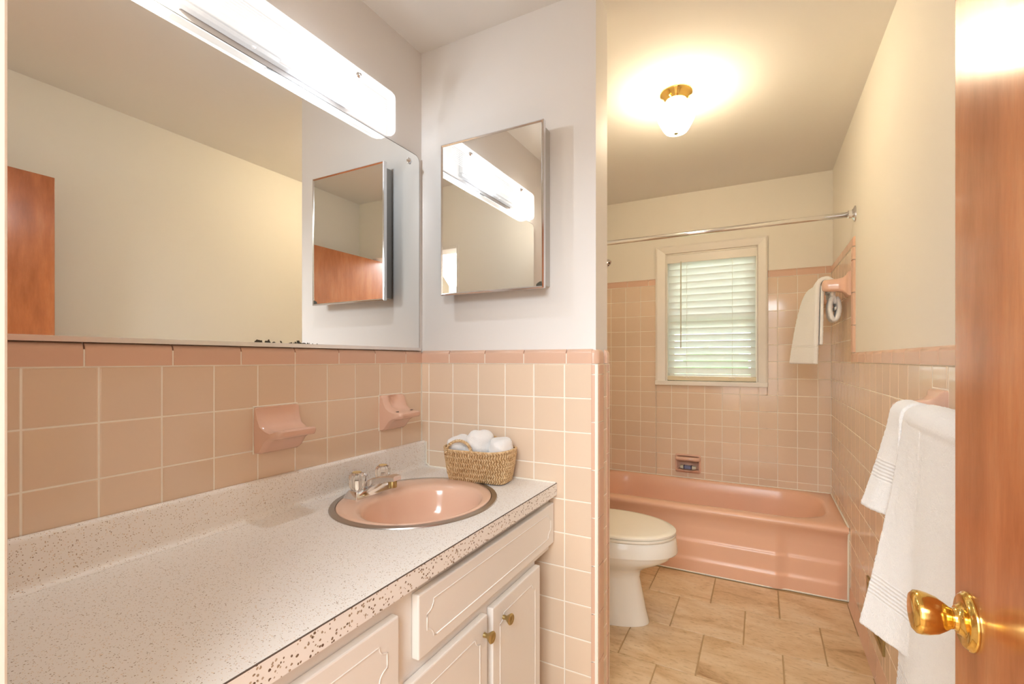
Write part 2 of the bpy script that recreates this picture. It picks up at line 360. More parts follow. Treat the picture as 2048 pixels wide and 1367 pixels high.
# back wall with the window hole
WX0, WX1, WZ0, WZ1 = -0.594, -0.022, 1.036, 1.932
bm = bmesh.new()
bx(bm, XL - 0.15, WX0, YB + PT, YB + 0.15, 0, ZC); bx(bm, WX1, XR + 0.15, YB + PT, YB + 0.15, 0, ZC)
HX0, HX1, HZ0, HZ1 = -0.526, -0.374, 0.415, 0.520      # niche of the soap dish
for q in ((WX0, WX1, 0, HZ0), (WX0, WX1, HZ1, WZ0), (WX0, HX0, HZ0, HZ1), (HX1, WX1, HZ0, HZ1)): bx(bm, q[0], q[1], YB + PT, YB + 0.15, q[2], q[3])
bx(bm, WX0, WX1, YB + PT, YB + 0.15, WZ1, ZC)
wb = struct('wall_back', bm, PAINT, 'cream painted wall with blush tile around the window above the tub')
CX0, CX1, CZ0, CZ1 = -0.668, 0.0376, 1.014, 1.992      # window casing outline
bm = bmesh.new()
for x0, x1, z0, z1 in ((XL, CX0 + 0.01, 0.2, ROWS[0]), (CX1 - 0.01, XR + 0.01, 0.2, ROWS[0]), (CX0, CX1, HZ1, CZ0 + 0.01), (CX0, CX1, 0.2, HZ0), (CX0, HX0, HZ0, HZ1), (HX1, CX1, HZ0, HZ1)): bx(bm, x0, x1, YB + 0.0010, YB + PT + 0.001, z0, z1)
obj('grout', bm, GROUT, wb)
bm = bmesh.new(); bx(bm, XL, CX0, YB - 0.0018, YB + PT + 0.001, ROWS[0] - 0.0005, ROWS[0] + CG); bx(bm, CX1, XR + 0.01, YB - 0.0018, YB + PT + 0.001, ROWS[0] - 0.0005, ROWS[0] + CG); obj('grout', bm, GROUT, wb)
DISH = (-0.5335, -0.3661, 0.407, 0.5275)
tile_field('B', XL, XR, 0.368, ROWS[0], 0.3128, wb, ((CX0, CX1, CZ0, 3.0), (-0.528, -0.372, 0.413, 0.522)))
for lo, hi, j in ((XL, CX0, -0.72), (CX1, XR, 0.20)):
    for a0, a1 in spans(lo, hi, j, 0.1525): put_cap('B', a0, a1, ROWS[0], wb)
# right wall
wr = struct('wall_right', box(XR + PT, XR + 0.15, -0.0, YB + 0.15, 0, ZC), PAINT, 'cream painted wall above blush tile wainscot with towel bars')
bm = bmesh.new(); bx(bm, XR + 0.0010, XR + PT + 0.001, YF, YB, 0, ROW0); bx(bm, XR + 0.0010, XR + PT + 0.001, 2.70, YB, ROW0, ROWS[0]); obj('grout', bm, GROUT, wr)
bm = bmesh.new(); bx(bm, XR - 0.0018, XR + PT + 0.001, YF, 2.70, ROW0 - 0.0005, ROW0 + CG); bx(bm, XR - 0.0018, XR + PT + 0.001, 2.70, YB, ROWS[0] - 0.0005, ROWS[0] + CG); obj('grout', bm, GROUT, wr)
PLATES_R = ((2.755, 2.868, 1.503, 1.612), (1.43, 1.545, 1.005, 1.12))
VENT = (2.056, 2.341, 0.152, 0.322)
tile_field('R', 0.90, YB, 0.086, ROW0, 2.5305, wr, (PLATES_R[1], VENT))
tile_field('R', 2.737, YB, ROW0, ROWS[0], 2.7372, wr, (PLATES_R[0],))
joined_field('R', YF, 0.897, 0.086, ROW0, 2.5305, wr)
for a0, a1 in spans(YF, 2.737, 1.49, 0.1525): put_cap('R', a0, a1, ROW0, wr)
for a0, a1 in spans(2.69, YB, 2.69 + 0.1525, 0.1525): put_cap('R', a0, a1, ROWS[0], wr)
# upright bullnose edging of the tub surround on the right wall
def upright(z0, z1):
    bm = bmesh.new(); h = z1 - z0 - GAP
    P = [(0.012, 0.0), (-0.003, 0.0), (-0.003, 0.036)] + [(-0.003 + 0.014 * (1 - math.cos(R(a))), 0.036 + 0.014 * math.sin(R(a))) for a in (22, 45, 68, 90)] + [(0.012, 0.05)]
    rings = [[(XR + y, 2.737 - s, z0 + zz) for y, s in P] for zz in (0.001, h)]
    obj('edge_tile', fixn(loft(rings, bm)), TRIMT, wr, auto=40)
for z0, z1 in ((ROW0 + CAPH, 1.352), (1.352, 1.505), (1.505, 1.658), (1.658, ROWS[0] - 0.002)): upright(z0, z1)
# cove base along the right wall
bm_p = [(0.012, 0.0), (-0.010, 0.0), (-0.0035, 0.012), (-0.002, 0.08), (0.0, 0.0845), (0.012, 0.0845)]
for a0, a1 in spans(0.9, 2.785, 2.785 - 0.1525, 0.1525):
    o = link('base_tile', prof_mesh(bm_p, a1 - a0 - GAP, TRIMT, 'base_tile'), None, wr); o.location = wall_point('R', a1 - GAP / 2, 0.001); o.rotation_euler = (0, 0, WALLROT['R'])
# partition between the vanity and the toilet
wp = struct('wall_partition', box(XL - PT, PX1, YP + PT, PY1, 0, ZC), PAINT_W, 'short white partition wall ending in pink bullnose tile beside the toilet')
TE = -0.447      # tile face at the end of the partition
bm = bmesh.new(); bx(bm, XL, PX1 + 0.004, YP + 0.0010, YP + PT + 0.001, 0, ROW0); bx(bm, PX1 - 0.001, TE - 0.0025, YP + 0.004, PY1 + 0.004, 0, ROW0); bx(bm, XL, PX1, PY1 - 0.001, PY1 + 0.005, 0, ROW0)
obj('grout', bm, GROUT, wp)
obj('grout', box(XL, -0.467, YP - 0.0018, YP + PT + 0.001, ROW0 - 0.0005, ROW0 + CG), GROUT, wp)
FB = -0.466      # where the flat tiles meet the corner bullnose
tile_field('P', XL, FB, 0.0, ROW0, -1.1037, wp)
for a0, a1 in spans(XL, FB, -0.552, 0.1525): put_cap('P', a0, a1, ROW0, wp)
def corner_piece(z0, z1, front=True, top=False):
    """vertical bullnose wrapping one corner of the partition end"""
    r = 0.022; bm = bmesh.new(); h = z1 - z0 - GAP; P = []
    y0, ye = (YP - 0.002, 1.474) if front else (PY1 + 0.009, 1.512); s = 1 if front else -1
    P.append((FB + 0.001, y0 + s * 0.012)); P.append((FB + 0.001, y0))
    for a in range(0, 91, 15): P.append((TE - r + r * math.sin(R(a)), y0 + s * (r - r * math.cos(R(a)))))
    P.append((TE, ye)); P.append((TE - 0.012, ye))
    if not front: P = P[::-1]
    zs = [(z0 + 0.001, 0.0), (z0 + h, 0.0)]
    if top: zs = [(z0 + 0.001, 0)] + [(z0 + h - 0.016 + 0.016 * math.sin(R(a)), 0.016 * (1 - math.cos(R(a)))) for a in (0, 25, 50, 75, 90)]
    c = Vector((PX1 - 0.004, (y0 + s * 0.03), 0)); rings = []
    for z, ins in zs:
        ring = []
        for x, y in P:
            v = Vector((x, y, 0)); d = (c - v); d = Vector((d.x, d.y if abs(y - ye) > 1e-4 else 0, 0)); 
            if d.length > 1e-6: d.normalize()
            v = v + d * ins; ring.append((v.x, v.y, z))
        rings.append(ring)
    obj('corner_tile', fixn(loft(rings, bm)), TRIMT, wp, auto=45)
corner_piece(ROW0, ROW0 + CAPH + 0.003, True, True); corner_piece(ROW0, ROW0 + CAPH + 0.003, False, True)
zz = [ROW0, 1.144]; 
while zz[-1] > 0.16: zz.append(zz[-1] - 0.1495)
zz.append(0.0)
for a, b in zip(zz, zz[1:]): corner_piece(b, a, True)
zz = [ROW0, 1.150, 1.03]
while zz[-1] > 0.16: zz.append(zz[-1] - 0.1495)
zz.append(0.0)
for a, b in zip(zz, zz[1:]): corner_piece(b, a, False)
zz = [ROW0]
while zz[-1] > 0.11: zz.append(zz[-1] - 0.1065)
zz.append(0.0)
for a, b in zip(zz, zz[1:]):      # narrow cut tiles on the end face
    o = link('cut_tile', tile_mesh(0.0355, a - b - GAP, TILE), None, wp); o.location = (TE - 0.001, 1.4752, b + GAP / 2); o.rotation_euler = (0, 0, R(90))
# ceiling, floor
struct('ceiling', box(XL - 0.15, XR + 0.15, 0.0, YB + 0.15, ZC, ZC + 0.1), PAINT_C, 'plain matt off-white ceiling over the whole bathroom')
fl = struct('floor', box(XL - 0.15, XR + 0.15, -0.02, YB + 0.15, -0.1, -0.004), FGROUT, 'beige travertine-look tile floor laid in a staggered bond')
FP = 0.2975
def floor_tile(x0, x1, y0, y1):
    g = 0.0025; key = ('floor', round(x1 - x0, 3), round(y1 - y0, 3))
    if key not in TCACHE:
        o = box(0, x1 - x0 - 2 * g, 0, y1 - y0 - 2 * g, -0.008, 0.0, bev=0.0015, seg=1); me = bpy.data.meshes.new('floor_tile'); o.to_mesh(me); o.free(); me.materials.append(STONE); TCACHE[key] = me
    o = link('floor_tile', TCACHE[key], None, fl); o.location = (x0 + g, y0 + g, 0)
yr = [2.782, 2.485] + [2.485 - FP * k - 0.001 * k for k in range(1, 8)]
yr = [y for y in yr if y > YF] + [YF]
for k, (a, b) in enumerate(zip(yr, yr[1:])):
    j = 0.077 if k % 2 == 0 else 0.230
    for x0, x1 in spans(XL, XR - 0.002, j, 0.2955): floor_tile(x0, x1, b, a)
# front wall with the doorway the camera stands in
JX, DX = -0.49, 0.2215
bm = bmesh.new(); bx(bm, XL - PT, JX - 0.02, 0.01, YF, 0, ZC); bx(bm, DX + 0.06, XR + PT, 0.01, YF, 0, ZC); bx(bm, JX - 0.02, DX + 0.06, 0.01, YF, 1.95, ZC)
struct('wall_front', bm, PAINT, 'cream painted wall around the doorway')
bm = bmesh.new(); bx(bm, JX - 0.02, JX, 0.005, YF + 0.002, 0, 1.95, 0.002); bx(bm, DX + 0.042, DX + 0.06, 0.005, YF + 0.002, 0, 1.95, 0.002); bx(bm, JX, DX + 0.042, 0.005, YF + 0.002, 1.93, 1.95, 0.002)
struct('trim_1', bm, TRIMW, 'white painted door jamb at the left edge of the view')
# room behind the doorway
bm = bmesh.new(); bx(bm, -2.0, 1.6, -2.4, -2.3, 0, 2.4); bx(bm, -2.1, -2.0, -2.4, 0.01, 0, 2.4); bx(bm, 1.6, 1.7, -2.4, 0.01, 0, 2.4); bx(bm, -2.1, XL - 0.008, -0.09, 0.01, 0, 2.4); bx(bm, XR + 0.008, 1.7, -0.09, 0.01, 0, 2.4)
struct('wall_hall', bm, PAINT, 'plain cream walls of the room behind the doorway')
bm = bmesh.new(); bx(bm, -2.1, 1.7, -2.4, 0.01, 2.4, 2.5); bx(bm, -2.1, 1.7, -2.4, -0.02, -0.1, -0.001)
struct('floor_hall', bm, HALLF, 'plain floor and ceiling of the room behind the doorway')

# ------------------------------------------------------------------ window, blind, outdoors
win = struct('window_1', box(WX0, WX1, YB + 0.10, YB + 0.106, WZ0, WZ1), GLASS, 'small window over the tub with white casing')
def casing(pts):      # mitred moulding from outer/inner outline pairs
    bm = bmesh.new(); ys = (YB + 0.004, YB - 0.014, YB - 0.018, YB - 0.010, YB + 0.004); fr = (0, 0, 0.18, 0.9, 1.0)
    rings = [[(o[0] + (i[0] - o[0]) * f, y, o[1] + (i[1] - o[1]) * f) for y, f in zip(ys, fr)] for o, i in pts]
    return fixn(loft(rings, bm))
O = [(CX0, CZ0), (CX0, CZ1), (CX1, CZ1), (CX1, CZ0)]; I = [(WX0, WZ0 + 0.004), (WX0, WZ1), (WX1, WZ1), (WX1, WZ0 + 0.004)]
for a, b in ((0, 1), (1, 2), (2, 3)): obj('casing_board', casing([(O[a], I[a]), (O[b], I[b])]), TRIMW, win)
obj('sill', box(CX0 - 0.002, CX1 + 0.002, YB - 0.026, YB + 0.10, CZ0 - 0.004, WZ0 + 0.004, 0.003), TRIMW, win)
for x0, x1 in ((WX0 - 0.001, WX0 + 0.006), (WX1 - 0.006, WX1 + 0.001)): obj('jamb', box(x0, x1, YB - 0.004, YB + 0.14, WZ0, WZ1), TRIMW, win)
obj('jamb', box(WX0, WX1, YB - 0.004, YB + 0.14, WZ1 - 0.006, WZ1 + 0.001), TRIMW, win)
def sash_bar(x0, x1, z0, z1): obj('sash_bar', box(x0, x1, YB + 0.09, YB + 0.115, z0, z1, 0.003), TRIMW, win)
sash_bar(WX0 + 0.005, WX0 + 0.04, WZ0, WZ1); sash_bar(WX1 - 0.04, WX1 - 0.005, WZ0, WZ1); sash_bar(WX0 + 0.04, WX1 - 0.04, WZ0, WZ0 + 0.05); sash_bar(WX0 + 0.04, WX1 - 0.04, WZ1 - 0.045, WZ1 - 0.005); sash_bar(WX0 + 0.04, WX1 - 0.04, 1.465, 1.495)
bl = thing('window_blind', 'white horizontal slat blind nearly closed over the window', 'blind', ((WX0 + WX1) / 2, YB + 0.03, WZ0))
BX0, BX1, BY = WX0 + 0.006, WX1 - 0.008, YB + 0.030
obj('head_rail', box(BX0, BX1, BY - 0.02, BY + 0.03, 1.885, 1.922, 0.003), TRIMW, bl)
val = obj('valance', box(BX0 - 0.001, BX1 + 0.004, BY - 0.032, BY - 0.024, 1.868, 1.926, 0.003), TRIMW, bl)
NS, ZT, ZB = 17, 1.852, 1.112
def slat(zc, tilt):
    bm = bmesh.new(); W2, rings = 0.025, []
    for x in (BX0 + 0.003, BX1 - 0.003):
        top, bot = [], []
        for k in range(7):
            s = -1 + k / 3; crown = 0.0022 * (1 - s * s)
            for lst, dz in ((top, 0.0013 + crown), (bot, -0.0013 + crown)):
                y, z = s * W2, dz; lst.append((x, BY + y * math.cos(tilt) - z * math.sin(tilt), zc + y * math.sin(tilt) + z * math.cos(tilt)))
        rings.append(top + bot[::-1])
    return fixn(loft(rings, bm))
for k in range(NS):
    obj('slat', slat(ZT + (ZB - ZT) * k / (NS - 1), R(-(63 + random.uniform(-1.5, 1.5) - (4 if k > 9 else 0)))), SLAT, bl, auto=40)
obj('bottom_rail', box(BX0, BX1 + 0.002, BY - 0.026, BY + 0.026, 1.044, 1.074, 0.003), RAILC, bl)
for x in (BX0 + 0.13, BX1 - 0.14):
    for y in (BY - 0.0275, BY + 0.0275): obj('ladder_cord', tube([(x, y, 1.886), (x, y, 1.062)], 0.0011, 5), CORD, bl)
    obj('cord_knot', tube([(x - 0.022, BY - 0.0275, 1.064), (x - 0.008, BY - 0.030, 1.072), (x, BY - 0.030, 1.062), (x + 0.009, BY - 0.030, 1.071), (x + 0.02, BY - 0.0275, 1.060)], 0.002, 6), CORD, bl)
obj('tilt_wand', tube([(BX0 + 0.092, BY - 0.036, 1.876), (BX0 + 0.092, BY - 0.040, 1.27)], 0.0042, 8), mat('wand_plastic', lin(214, 206, 186), 0.3), bl)
struct('ground_outside', box(-14, 14, YB + 0.16, 22, -0.5, -0.42), GRASS, 'sunlit green lawn outside the window')
def bush(x, y, r, h, label):
    bm = bmesh.new(); bmesh.ops.create_icosphere(bm, subdivisions=4, radius=1)
    for v in bm.verts:
        n = 0.16 * math.sin(v.co.x * 9 + x) * math.cos(v.co.y * 8 + y) + 0.14 * math.sin(v.co.z * 11 + x * 3) + random.uniform(-0.06, 0.06)
        v.co = Vector((x + v.co.x * r * (1 + n), y + v.co.y * r * (1 + n), -0.42 + h / 2 + v.co.z * h / 2 * (1 + n * 0.6)))
    tag(obj('garden_shrub', bm, LEAF), label, 'shrub', 'shrubs outside the window')
for a in ((-3.6, 8.2, 1.2, 2.0, 'leafy green shrub outside, at the left of the window slits'), (-0.9, 10.6, 1.0, 1.75, 'leafy green shrub outside, in the middle of the window slits'), (1.4, 8.4, 1.2, 1.9, 'leafy green shrub outside, at the right of the window slits')): bush(*a)

# ------------------------------------------------------------------ vanity
CT, CF = 0.79, -0.588        # counter top height and front edge
van = thing('vanity_cabinet', 'white painted vanity cabinet with routed doors under the counter', 'cabinet', (-0.86, 0.75, 0))
VY0, VY1, FX = YF + 0.004, 1.302, -0.612
for y0, y1 in ((VY0, VY0 + 0.016), (0.684, 0.700), (VY1 - 0.016, VY1)): obj('side_panel', box(XL + 0.004, FX - 0.018, y0, y1, 0.09, CT - 0.045 if y0 < 0.7 else 0.60), CABW, van)
obj('bottom_panel', box(XL + 0.004, FX - 0.018, VY0 + 0.016, VY1 - 0.016, 0.092, 0.108), CABW, van)
obj('toe_kick', box(XL + 0.004, FX - 0.075, VY0, VY1, 0.0, 0.09), CABW, van)
obj('face_rail', box(FX - 0.018, FX - 0.0005, VY0, VY1, 0.54, 0.572), CABW, van)
obj('top_rail', box(FX - 0.018, FX, VY0, YP - 0.004, 0.572, CT - 0.04, 0.001), CABW, van)
for y0, y1 in ((VY0, VY0 + 0.03), (0.672, 0.712), (0.986, 1.02), (1.285, VY1)): obj('stile', box(FX - 0.018, FX - 0.0005, y0, y1, 0.12, 0.54, 0.001), CABW, van)
obj('bottom_rail', box(FX - 0.018, FX - 0.001, VY0, VY1, 0.09, 0.12), CABW, van)
PTH = 0.019
def groove(y0, y1, z0, z1, inset, ear, parent, m=CABW):
    """routed line with curled-in corners, raised as a fine bead"""
    a0, a1, b0, b1 = y0 + inset, y1 - inset, z0 + inset, z1 - inset; x = FX + PTH
    def bead(path): obj('bead', tube([(x + 0.0002, p[0], p[1]) for p in path], 0.0014, 6), m, parent, smooth=True)
    e = ear; arc = lambda cy_, cz_, s0: [(cy_ + e * math.cos(R(s0 + 90 * k / 6)), cz_ + e * math.sin(R(s0 + 90 * k / 6))) for k in range(7)]
    seg = lambda cy_, cz_, s0, s1: [(cy_ + e * math.cos(R(s0 + (s1 - s0) * k / 6)), cz_ + e * math.sin(R(s0 + (s1 - s0) * k / 6))) for k in range(7)]
    path = [(a0 + e * 1.35, b0), (a1 - e * 1.35, b0)] + seg(a1, b0, 180, 90) + [(a1, b0 + e * 1.35), (a1, b1 - e * 1.35)] + seg(a1, b1, 270, 180)
    path += [(a1 - e * 1.35, b1), (a0 + e * 1.35, b1)] + seg(a0, b1, 0, -90) + [(a0, b1 - e * 1.35), (a0, b0 + e * 1.35)] + seg(a0, b0, 90, 0) + [(a0 + e * 1.35, b0)]
    bead(path)
def front_panel(name, y0, y1, z0, z1, inset=0.028, ear=0.013, knob=None):
    d = obj(name, box(FX + 0.0005, FX + PTH, y0, y1, z0, z1, 0.003), CABW, van)
    groove(y0, y1, z0, z1, inset, ear, d)
    if knob:
        ky, kz = knob; obj('knob', lathe([(0.0062, 0), (0.0055, 0.006), (0.005, 0.010), (0.009, 0.015), (0.0135, 0.021), (0.0145, 0.024), (0.0125, 0.0265), (0.0085, 0.0255), (0.004, 0.027), (0.0, 0.0272)], (FX + PTH - 0.001, ky, kz), 'x', 24), OLDBRASS, d, auto=50)
    return d
front_panel('false_drawer', 0.728, YP - 0.006, 0.598, 0.727, 0.026, 0.022)
front_panel('drawer', 0.345, 0.672, 0.585, 0.716, 0.032, 0.020)
front_panel('drawer', 0.345, 0.672, 0.43, 0.575, 0.032, 0.020); front_panel('drawer', 0.345, 0.672, 0.275, 0.42, 0.032, 0.020); front_panel('drawer', 0.345, 0.672, 0.115, 0.265, 0.032, 0.020)
front_panel('door', 0.150, 0.330, 0.115, 0.716, 0.030, 0.016, (0.31, 0.52))
front_panel('door', 0.702, 0.991, 0.112, 0.566, 0.036, 0.020, (0.974, 0.523)); front_panel('door', 1.017, 1.301, 0.112, 0.566, 0.036, 0.020, (1.070, 0.520))
# counter with sink cut-out
SKX, SKY, SB, SA = -0.87, 1.06, 0.225, 0.245
ct = thing('countertop', 'white speckled laminate counter with coved backsplash', 'countertop', (-0.86, 0.75, CT - 0.038))
BSX = XL + 0.020
def slab():
    bm = bmesh.new(); ya, yb, xa, xb = 0.80, 1.33, BSX, CF + 0.002; N = 96; top_o, top_i, bot_o, bot_i = [], [], [], []
    for k in range(N):
        a = 2 * math.pi * k / N; c, s = math.cos(a), math.sin(a); i = (SKX + (SB - 0.012) * c, SKY + (SA - 0.012) * s)
        t = min(((xb - SKX) / c) if c > 1e-9 else 9, ((xa - SKX) / c) if c < -1e-9 else 9, ((yb - SKY) / s) if s > 1e-9 else 9, ((ya - SKY) / s) if s < -1e-9 else 9)
        o = [SKX + c * t, SKY + s * t]; top_i.append(i); top_o.append(o)
    for cx_, cy_ in ((xa, ya), (xa, yb), (xb, ya), (xb, yb)):
        k = min(range(N), key=lambda q: (top_o[q][0] - cx_) ** 2 + (top_o[q][1] - cy_) ** 2); top_o[k] = [cx_, cy_]
    loft([[(p[0], p[1], CT - 0.036) for p in top_i], [(p[0], p[1], CT) for p in top_i], [(p[0], p[1], CT) for p in top_o], [(p[0], p[1], CT - 0.036) for p in top_o]], bm, True, False, False)
    bx(bm, xa, xb, VY0, ya, CT - 0.036, CT); bx(bm, xa, xb, yb, YP - 0.001, CT - 0.036, CT)
    return fixn(bm)
obj('top', slab(), LAM, ct)
P = [(XL + 0.001, CT - 0.036), (XL + 0.001, CT + 0.093), (XL + 0.012, CT + 0.0945), (XL + 0.018, CT + 0.092), (XL + 0.020, CT + 0.086)] + [(XL + 0.020 + 0.016 * (1 - math.cos(R(a))), CT + 0.0165 - 0.016 * math.sin(R(a))) for a in (0, 20, 40, 60, 80, 90)] + [(XL + 0.036, CT + 0.0002), (BSX, CT - 0.036)]
obj('backsplash', fixn(loft([[(x, y, z) for x, z in P] for y in (VY0, YP - 0.001)])), LAM, ct, auto=50)
obj('edge_band', box(CF + 0.002, CF + 0.0035, VY0, YP - 0.001, CT - 0.038, CT - 0.0006), LAM_E, ct)
obj('edge_seam', box(CF + 0.0012, CF + 0.0036, VY0, YP - 0.001, CT - 0.0012, CT + 0.0001), mat('laminate_seam', lin(92, 78, 68), 0.6), ct)
obj('end_caulk', tube([(BSX + 0.004, YP - 0.002, CT + 0.092), (BSX + 0.004, YP - 0.002, CT + 0.012), (BSX + 0.02, YP - 0.003, CT + 0.001), (CF, YP - 0.003, CT + 0.001)], 0.003, 6), CAULK, ct)
# sink
sk = thing('bathroom_sink', 'round pink drop-in sink with a steel rim in the counter', 'sink', (SKX, SKY, CT))
def ell(cx_, cy_, b, a, z, N=72): return [(cx_ + b * math.cos(2 * math.pi * k / N), cy_ + a * math.sin(2 * math.pi * k / N), z) for k in range(N)]
obj('steel_rim', fixn(loft([ell(SKX, SKY, SB, SA, CT + 0.0002), ell(SKX, SKY, SB - 0.0015, SA - 0.0015, CT + 0.003), ell(SKX, SKY, SB - 0.016, SA - 0.016, CT + 0.0042), ell(SKX, SKY, SB - 0.018, SA - 0.018, CT + 0.0005)], None, True, False, False)), STEEL, sk, auto=50)
BKX, BKY, BB, BA = -0.822, 1.032, 0.147, 0.182
def mixe(t): return (SKX + (BKX - SKX) * t, SKY + (BKY - SKY) * t, (SB - 0.018) * (1 - t) + BB * t, (SA - 0.018) * (1 - t) + BA * t)
rings = []
for t, z in ((0, -0.004), (0.0, 0.003), (0.04, 0.0055), (0.3, 0.007), (0.75, 0.0075), (0.92, 0.0055), (1.0, 0.000)):
    c0, c1, b0, a0 = mixe(t); rings.append(ell(c0, c1, b0, a0, CT + z))
for s, z in ((0.965, -0.012), (0.93, -0.035), (0.88, -0.065), (0.80, -0.09), (0.66, -0.112), (0.45, -0.125), (0.22, -0.131), (0.12, -0.133)): rings.append(ell(BKX, BKY, BB * s, BA * s, CT + z))
obj('basin', fixn(loft(rings, None, True, False, True)), SINKP, sk, smooth=True)
obj('drain', lathe([(0.021, 0), (0.021, 0.003), (0.015, 0.004), (0.012, 0.002), (0.0, 0.002)], (BKX, BKY, CT - 0.1335), 'z', 24), CHROME, sk, auto=40)
# faucet
fc = thing('sink_faucet', 'chrome centerset faucet with two clear acrylic knobs on the sink', 'faucet', (-1.022, 1.032, CT + 0.006))
fx, fy, fz = -1.022, 1.032, CT + 0.0065
def trap(x, hy0, hx0, z0, hy1, hx1, z1): return [rrect(x, fy, hx0, hy0, 0.004, z0, 3), rrect(x, fy, hx0, hy0, 0.004, z0 + 0.003, 3), rrect(x, fy, hx1, hy1, 0.004, z1 - 0.002, 3), rrect(x, fy, hx1 - 0.002, hy1 - 0.002, 0.004, z1, 3)]
obj('base', fixn(loft(trap(fx, 0.079, 0.027, fz, 0.070, 0.020, fz + 0.020))), CHROME, fc, auto=35)
def sec(x, hw, z0, z1, top=0.8): return [(x, fy - hw, z0), (x, fy + hw, z0), (x, fy + hw, z1 - 0.004), (x, fy + hw * top, z1), (x, fy - hw * top, z1), (x, fy - hw, z1 - 0.004)]
obj('spout', fixn(loft([sec(fx - 0.022, 0.030, fz + 0.012, fz + 0.026), sec(fx - 0.008, 0.029, fz + 0.012, fz + 0.034), sec(fx + 0.012, 0.026, fz + 0.012, fz + 0.043), sec(fx + 0.026, 0.023, fz + 0.024, fz + 0.050), sec(fx + 0.055, 0.019, fz + 0.040, fz + 0.058), sec(fx + 0.086, 0.017, fz + 0.046, fz + 0.062), sec(fx + 0.104, 0.016, fz + 0.048, fz + 0.062)])), CHROME, fc, auto=30)
obj('aerator', lathe([(0.0125, 0.0), (0.0125, 0.016), (0.010, 0.022)], (fx + 0.086, fy, fz + 0.027), 'z', 20), OLDBRASS, fc, auto=40)
for s in (-1, 1):
    hy = fy + s * 0.052
    h = obj('handle', lathe([(0.0150, 0.004), (0.0190, 0.011), (0.0205, 0.024), (0.0212, 0.040), (0.0195, 0.046), (0.0155, 0.051), (0.0125, 0.052)], (fx, hy, fz + 0.018), 'z', 48, flute=(8, 0.07)), ACRYL, fc, auto=60)
    obj('stem', lathe([(0.016, -0.002), (0.0165, 0.003), (0.012, 0.005), (0.0045, 0.006), (0.004, 0.03), (0.002, 0.032)], (fx, hy, fz + 0.018), 'z', 20), ALU, h, auto=40)
    obj('index_disc', lathe([(0.0125, 0.0525), (0.0125, 0.0545), (0.009, 0.0555), (0.0, 0.0557)], (fx, hy, fz + 0.018), 'z', 24), mat('amber_disc%d' % s, lin(214, 184, 130), 0.25), h, auto=40)
obj('lift_rod', fixn(tube([(fx - 0.020, fy, fz + 0.015), (fx - 0.020, fy, fz + 0.047)], 0.0022, 8)), CHROME, fc)
obj('lift_knob', lathe([(0.003, 0), (0.007, 0.004), (0.0075, 0.008), (0.004, 0.012)], (fx - 0.020, fy, fz + 0.044), 'z', 16), CHROME, fc, auto=40)

# ------------------------------------------------------------------ big mirror, light, medicine cabinet
mi = thing('vanity_mirror', 'large frameless wall mirror over the vanity', 'mirror', (XL - 0.004, 0.85, 1.2225))
MX = XL - 0.0015; MY0, MY1, MZ0, MZ1 = 0.302, 1.402, 1.2315, 1.953
def rect_round(y0, y1, z0, z1, r, x):
    P = [(x, y0, z0), (x, y1, z0)]
    for k in range(7): a = R(90 * k / 6); P.append((x, y1 - r + r * math.cos(a), z1 - r + r * math.sin(a)))
    for k in range(7): a = R(90 + 90 * k / 6); P.append((x, y0 + r + r * math.cos(a), z1 - r + r * math.sin(a)))
    return P
g = obj('glass', fixn(loft([rect_round(MY0, MY1, MZ0, MZ1, 0.022, MX - 0.006), rect_round(MY0, MY1, MZ0, MZ1, 0.022, MX)])), MIRROR, mi)
g.data.transform(Matrix.Translation(ORG[mi])); g.location = -ORG[mi]      # keep world-sized object coordinates
E_ = rect_round(MY0, MY1, MZ0, MZ1, 0.022, MX - 0.002)
obj('dark_edge', tube(E_[1:] + [E_[0]], 0.0022, 6), mat('mirror_edge_dark', lin(58, 56, 50), 0.4), mi)
obj('bottom_channel', fixn(loft([[(MX - 0.007, y, 1.2232), (MX + 0.006, y, 1.2232), (MX + 0.006, y, 1.2335), (MX + 0.002, y, 1.2342), (MX + 0.001, y, 1.228), (MX - 0.007, y, 1.228)] for y in (MY0, MY1 + 0.003)])), ALU, mi)
cl = obj('rosette_clip', lathe([(0.010, 0), (0.011, 0.003), (0.006, 0.006), (0.004, 0.008), (0.0, 0.0085)], (MX, 1.345, 1.918), 'x', 32, flute=(6, 0.16)), CHROME, mi, auto=40)
obj('clip_screw', lathe([(0.0035, 0.004), (0.003, 0.0095), (0, 0.0097)], (MX, 1.345, 1.918), 'x', 12), CHROME, cl)
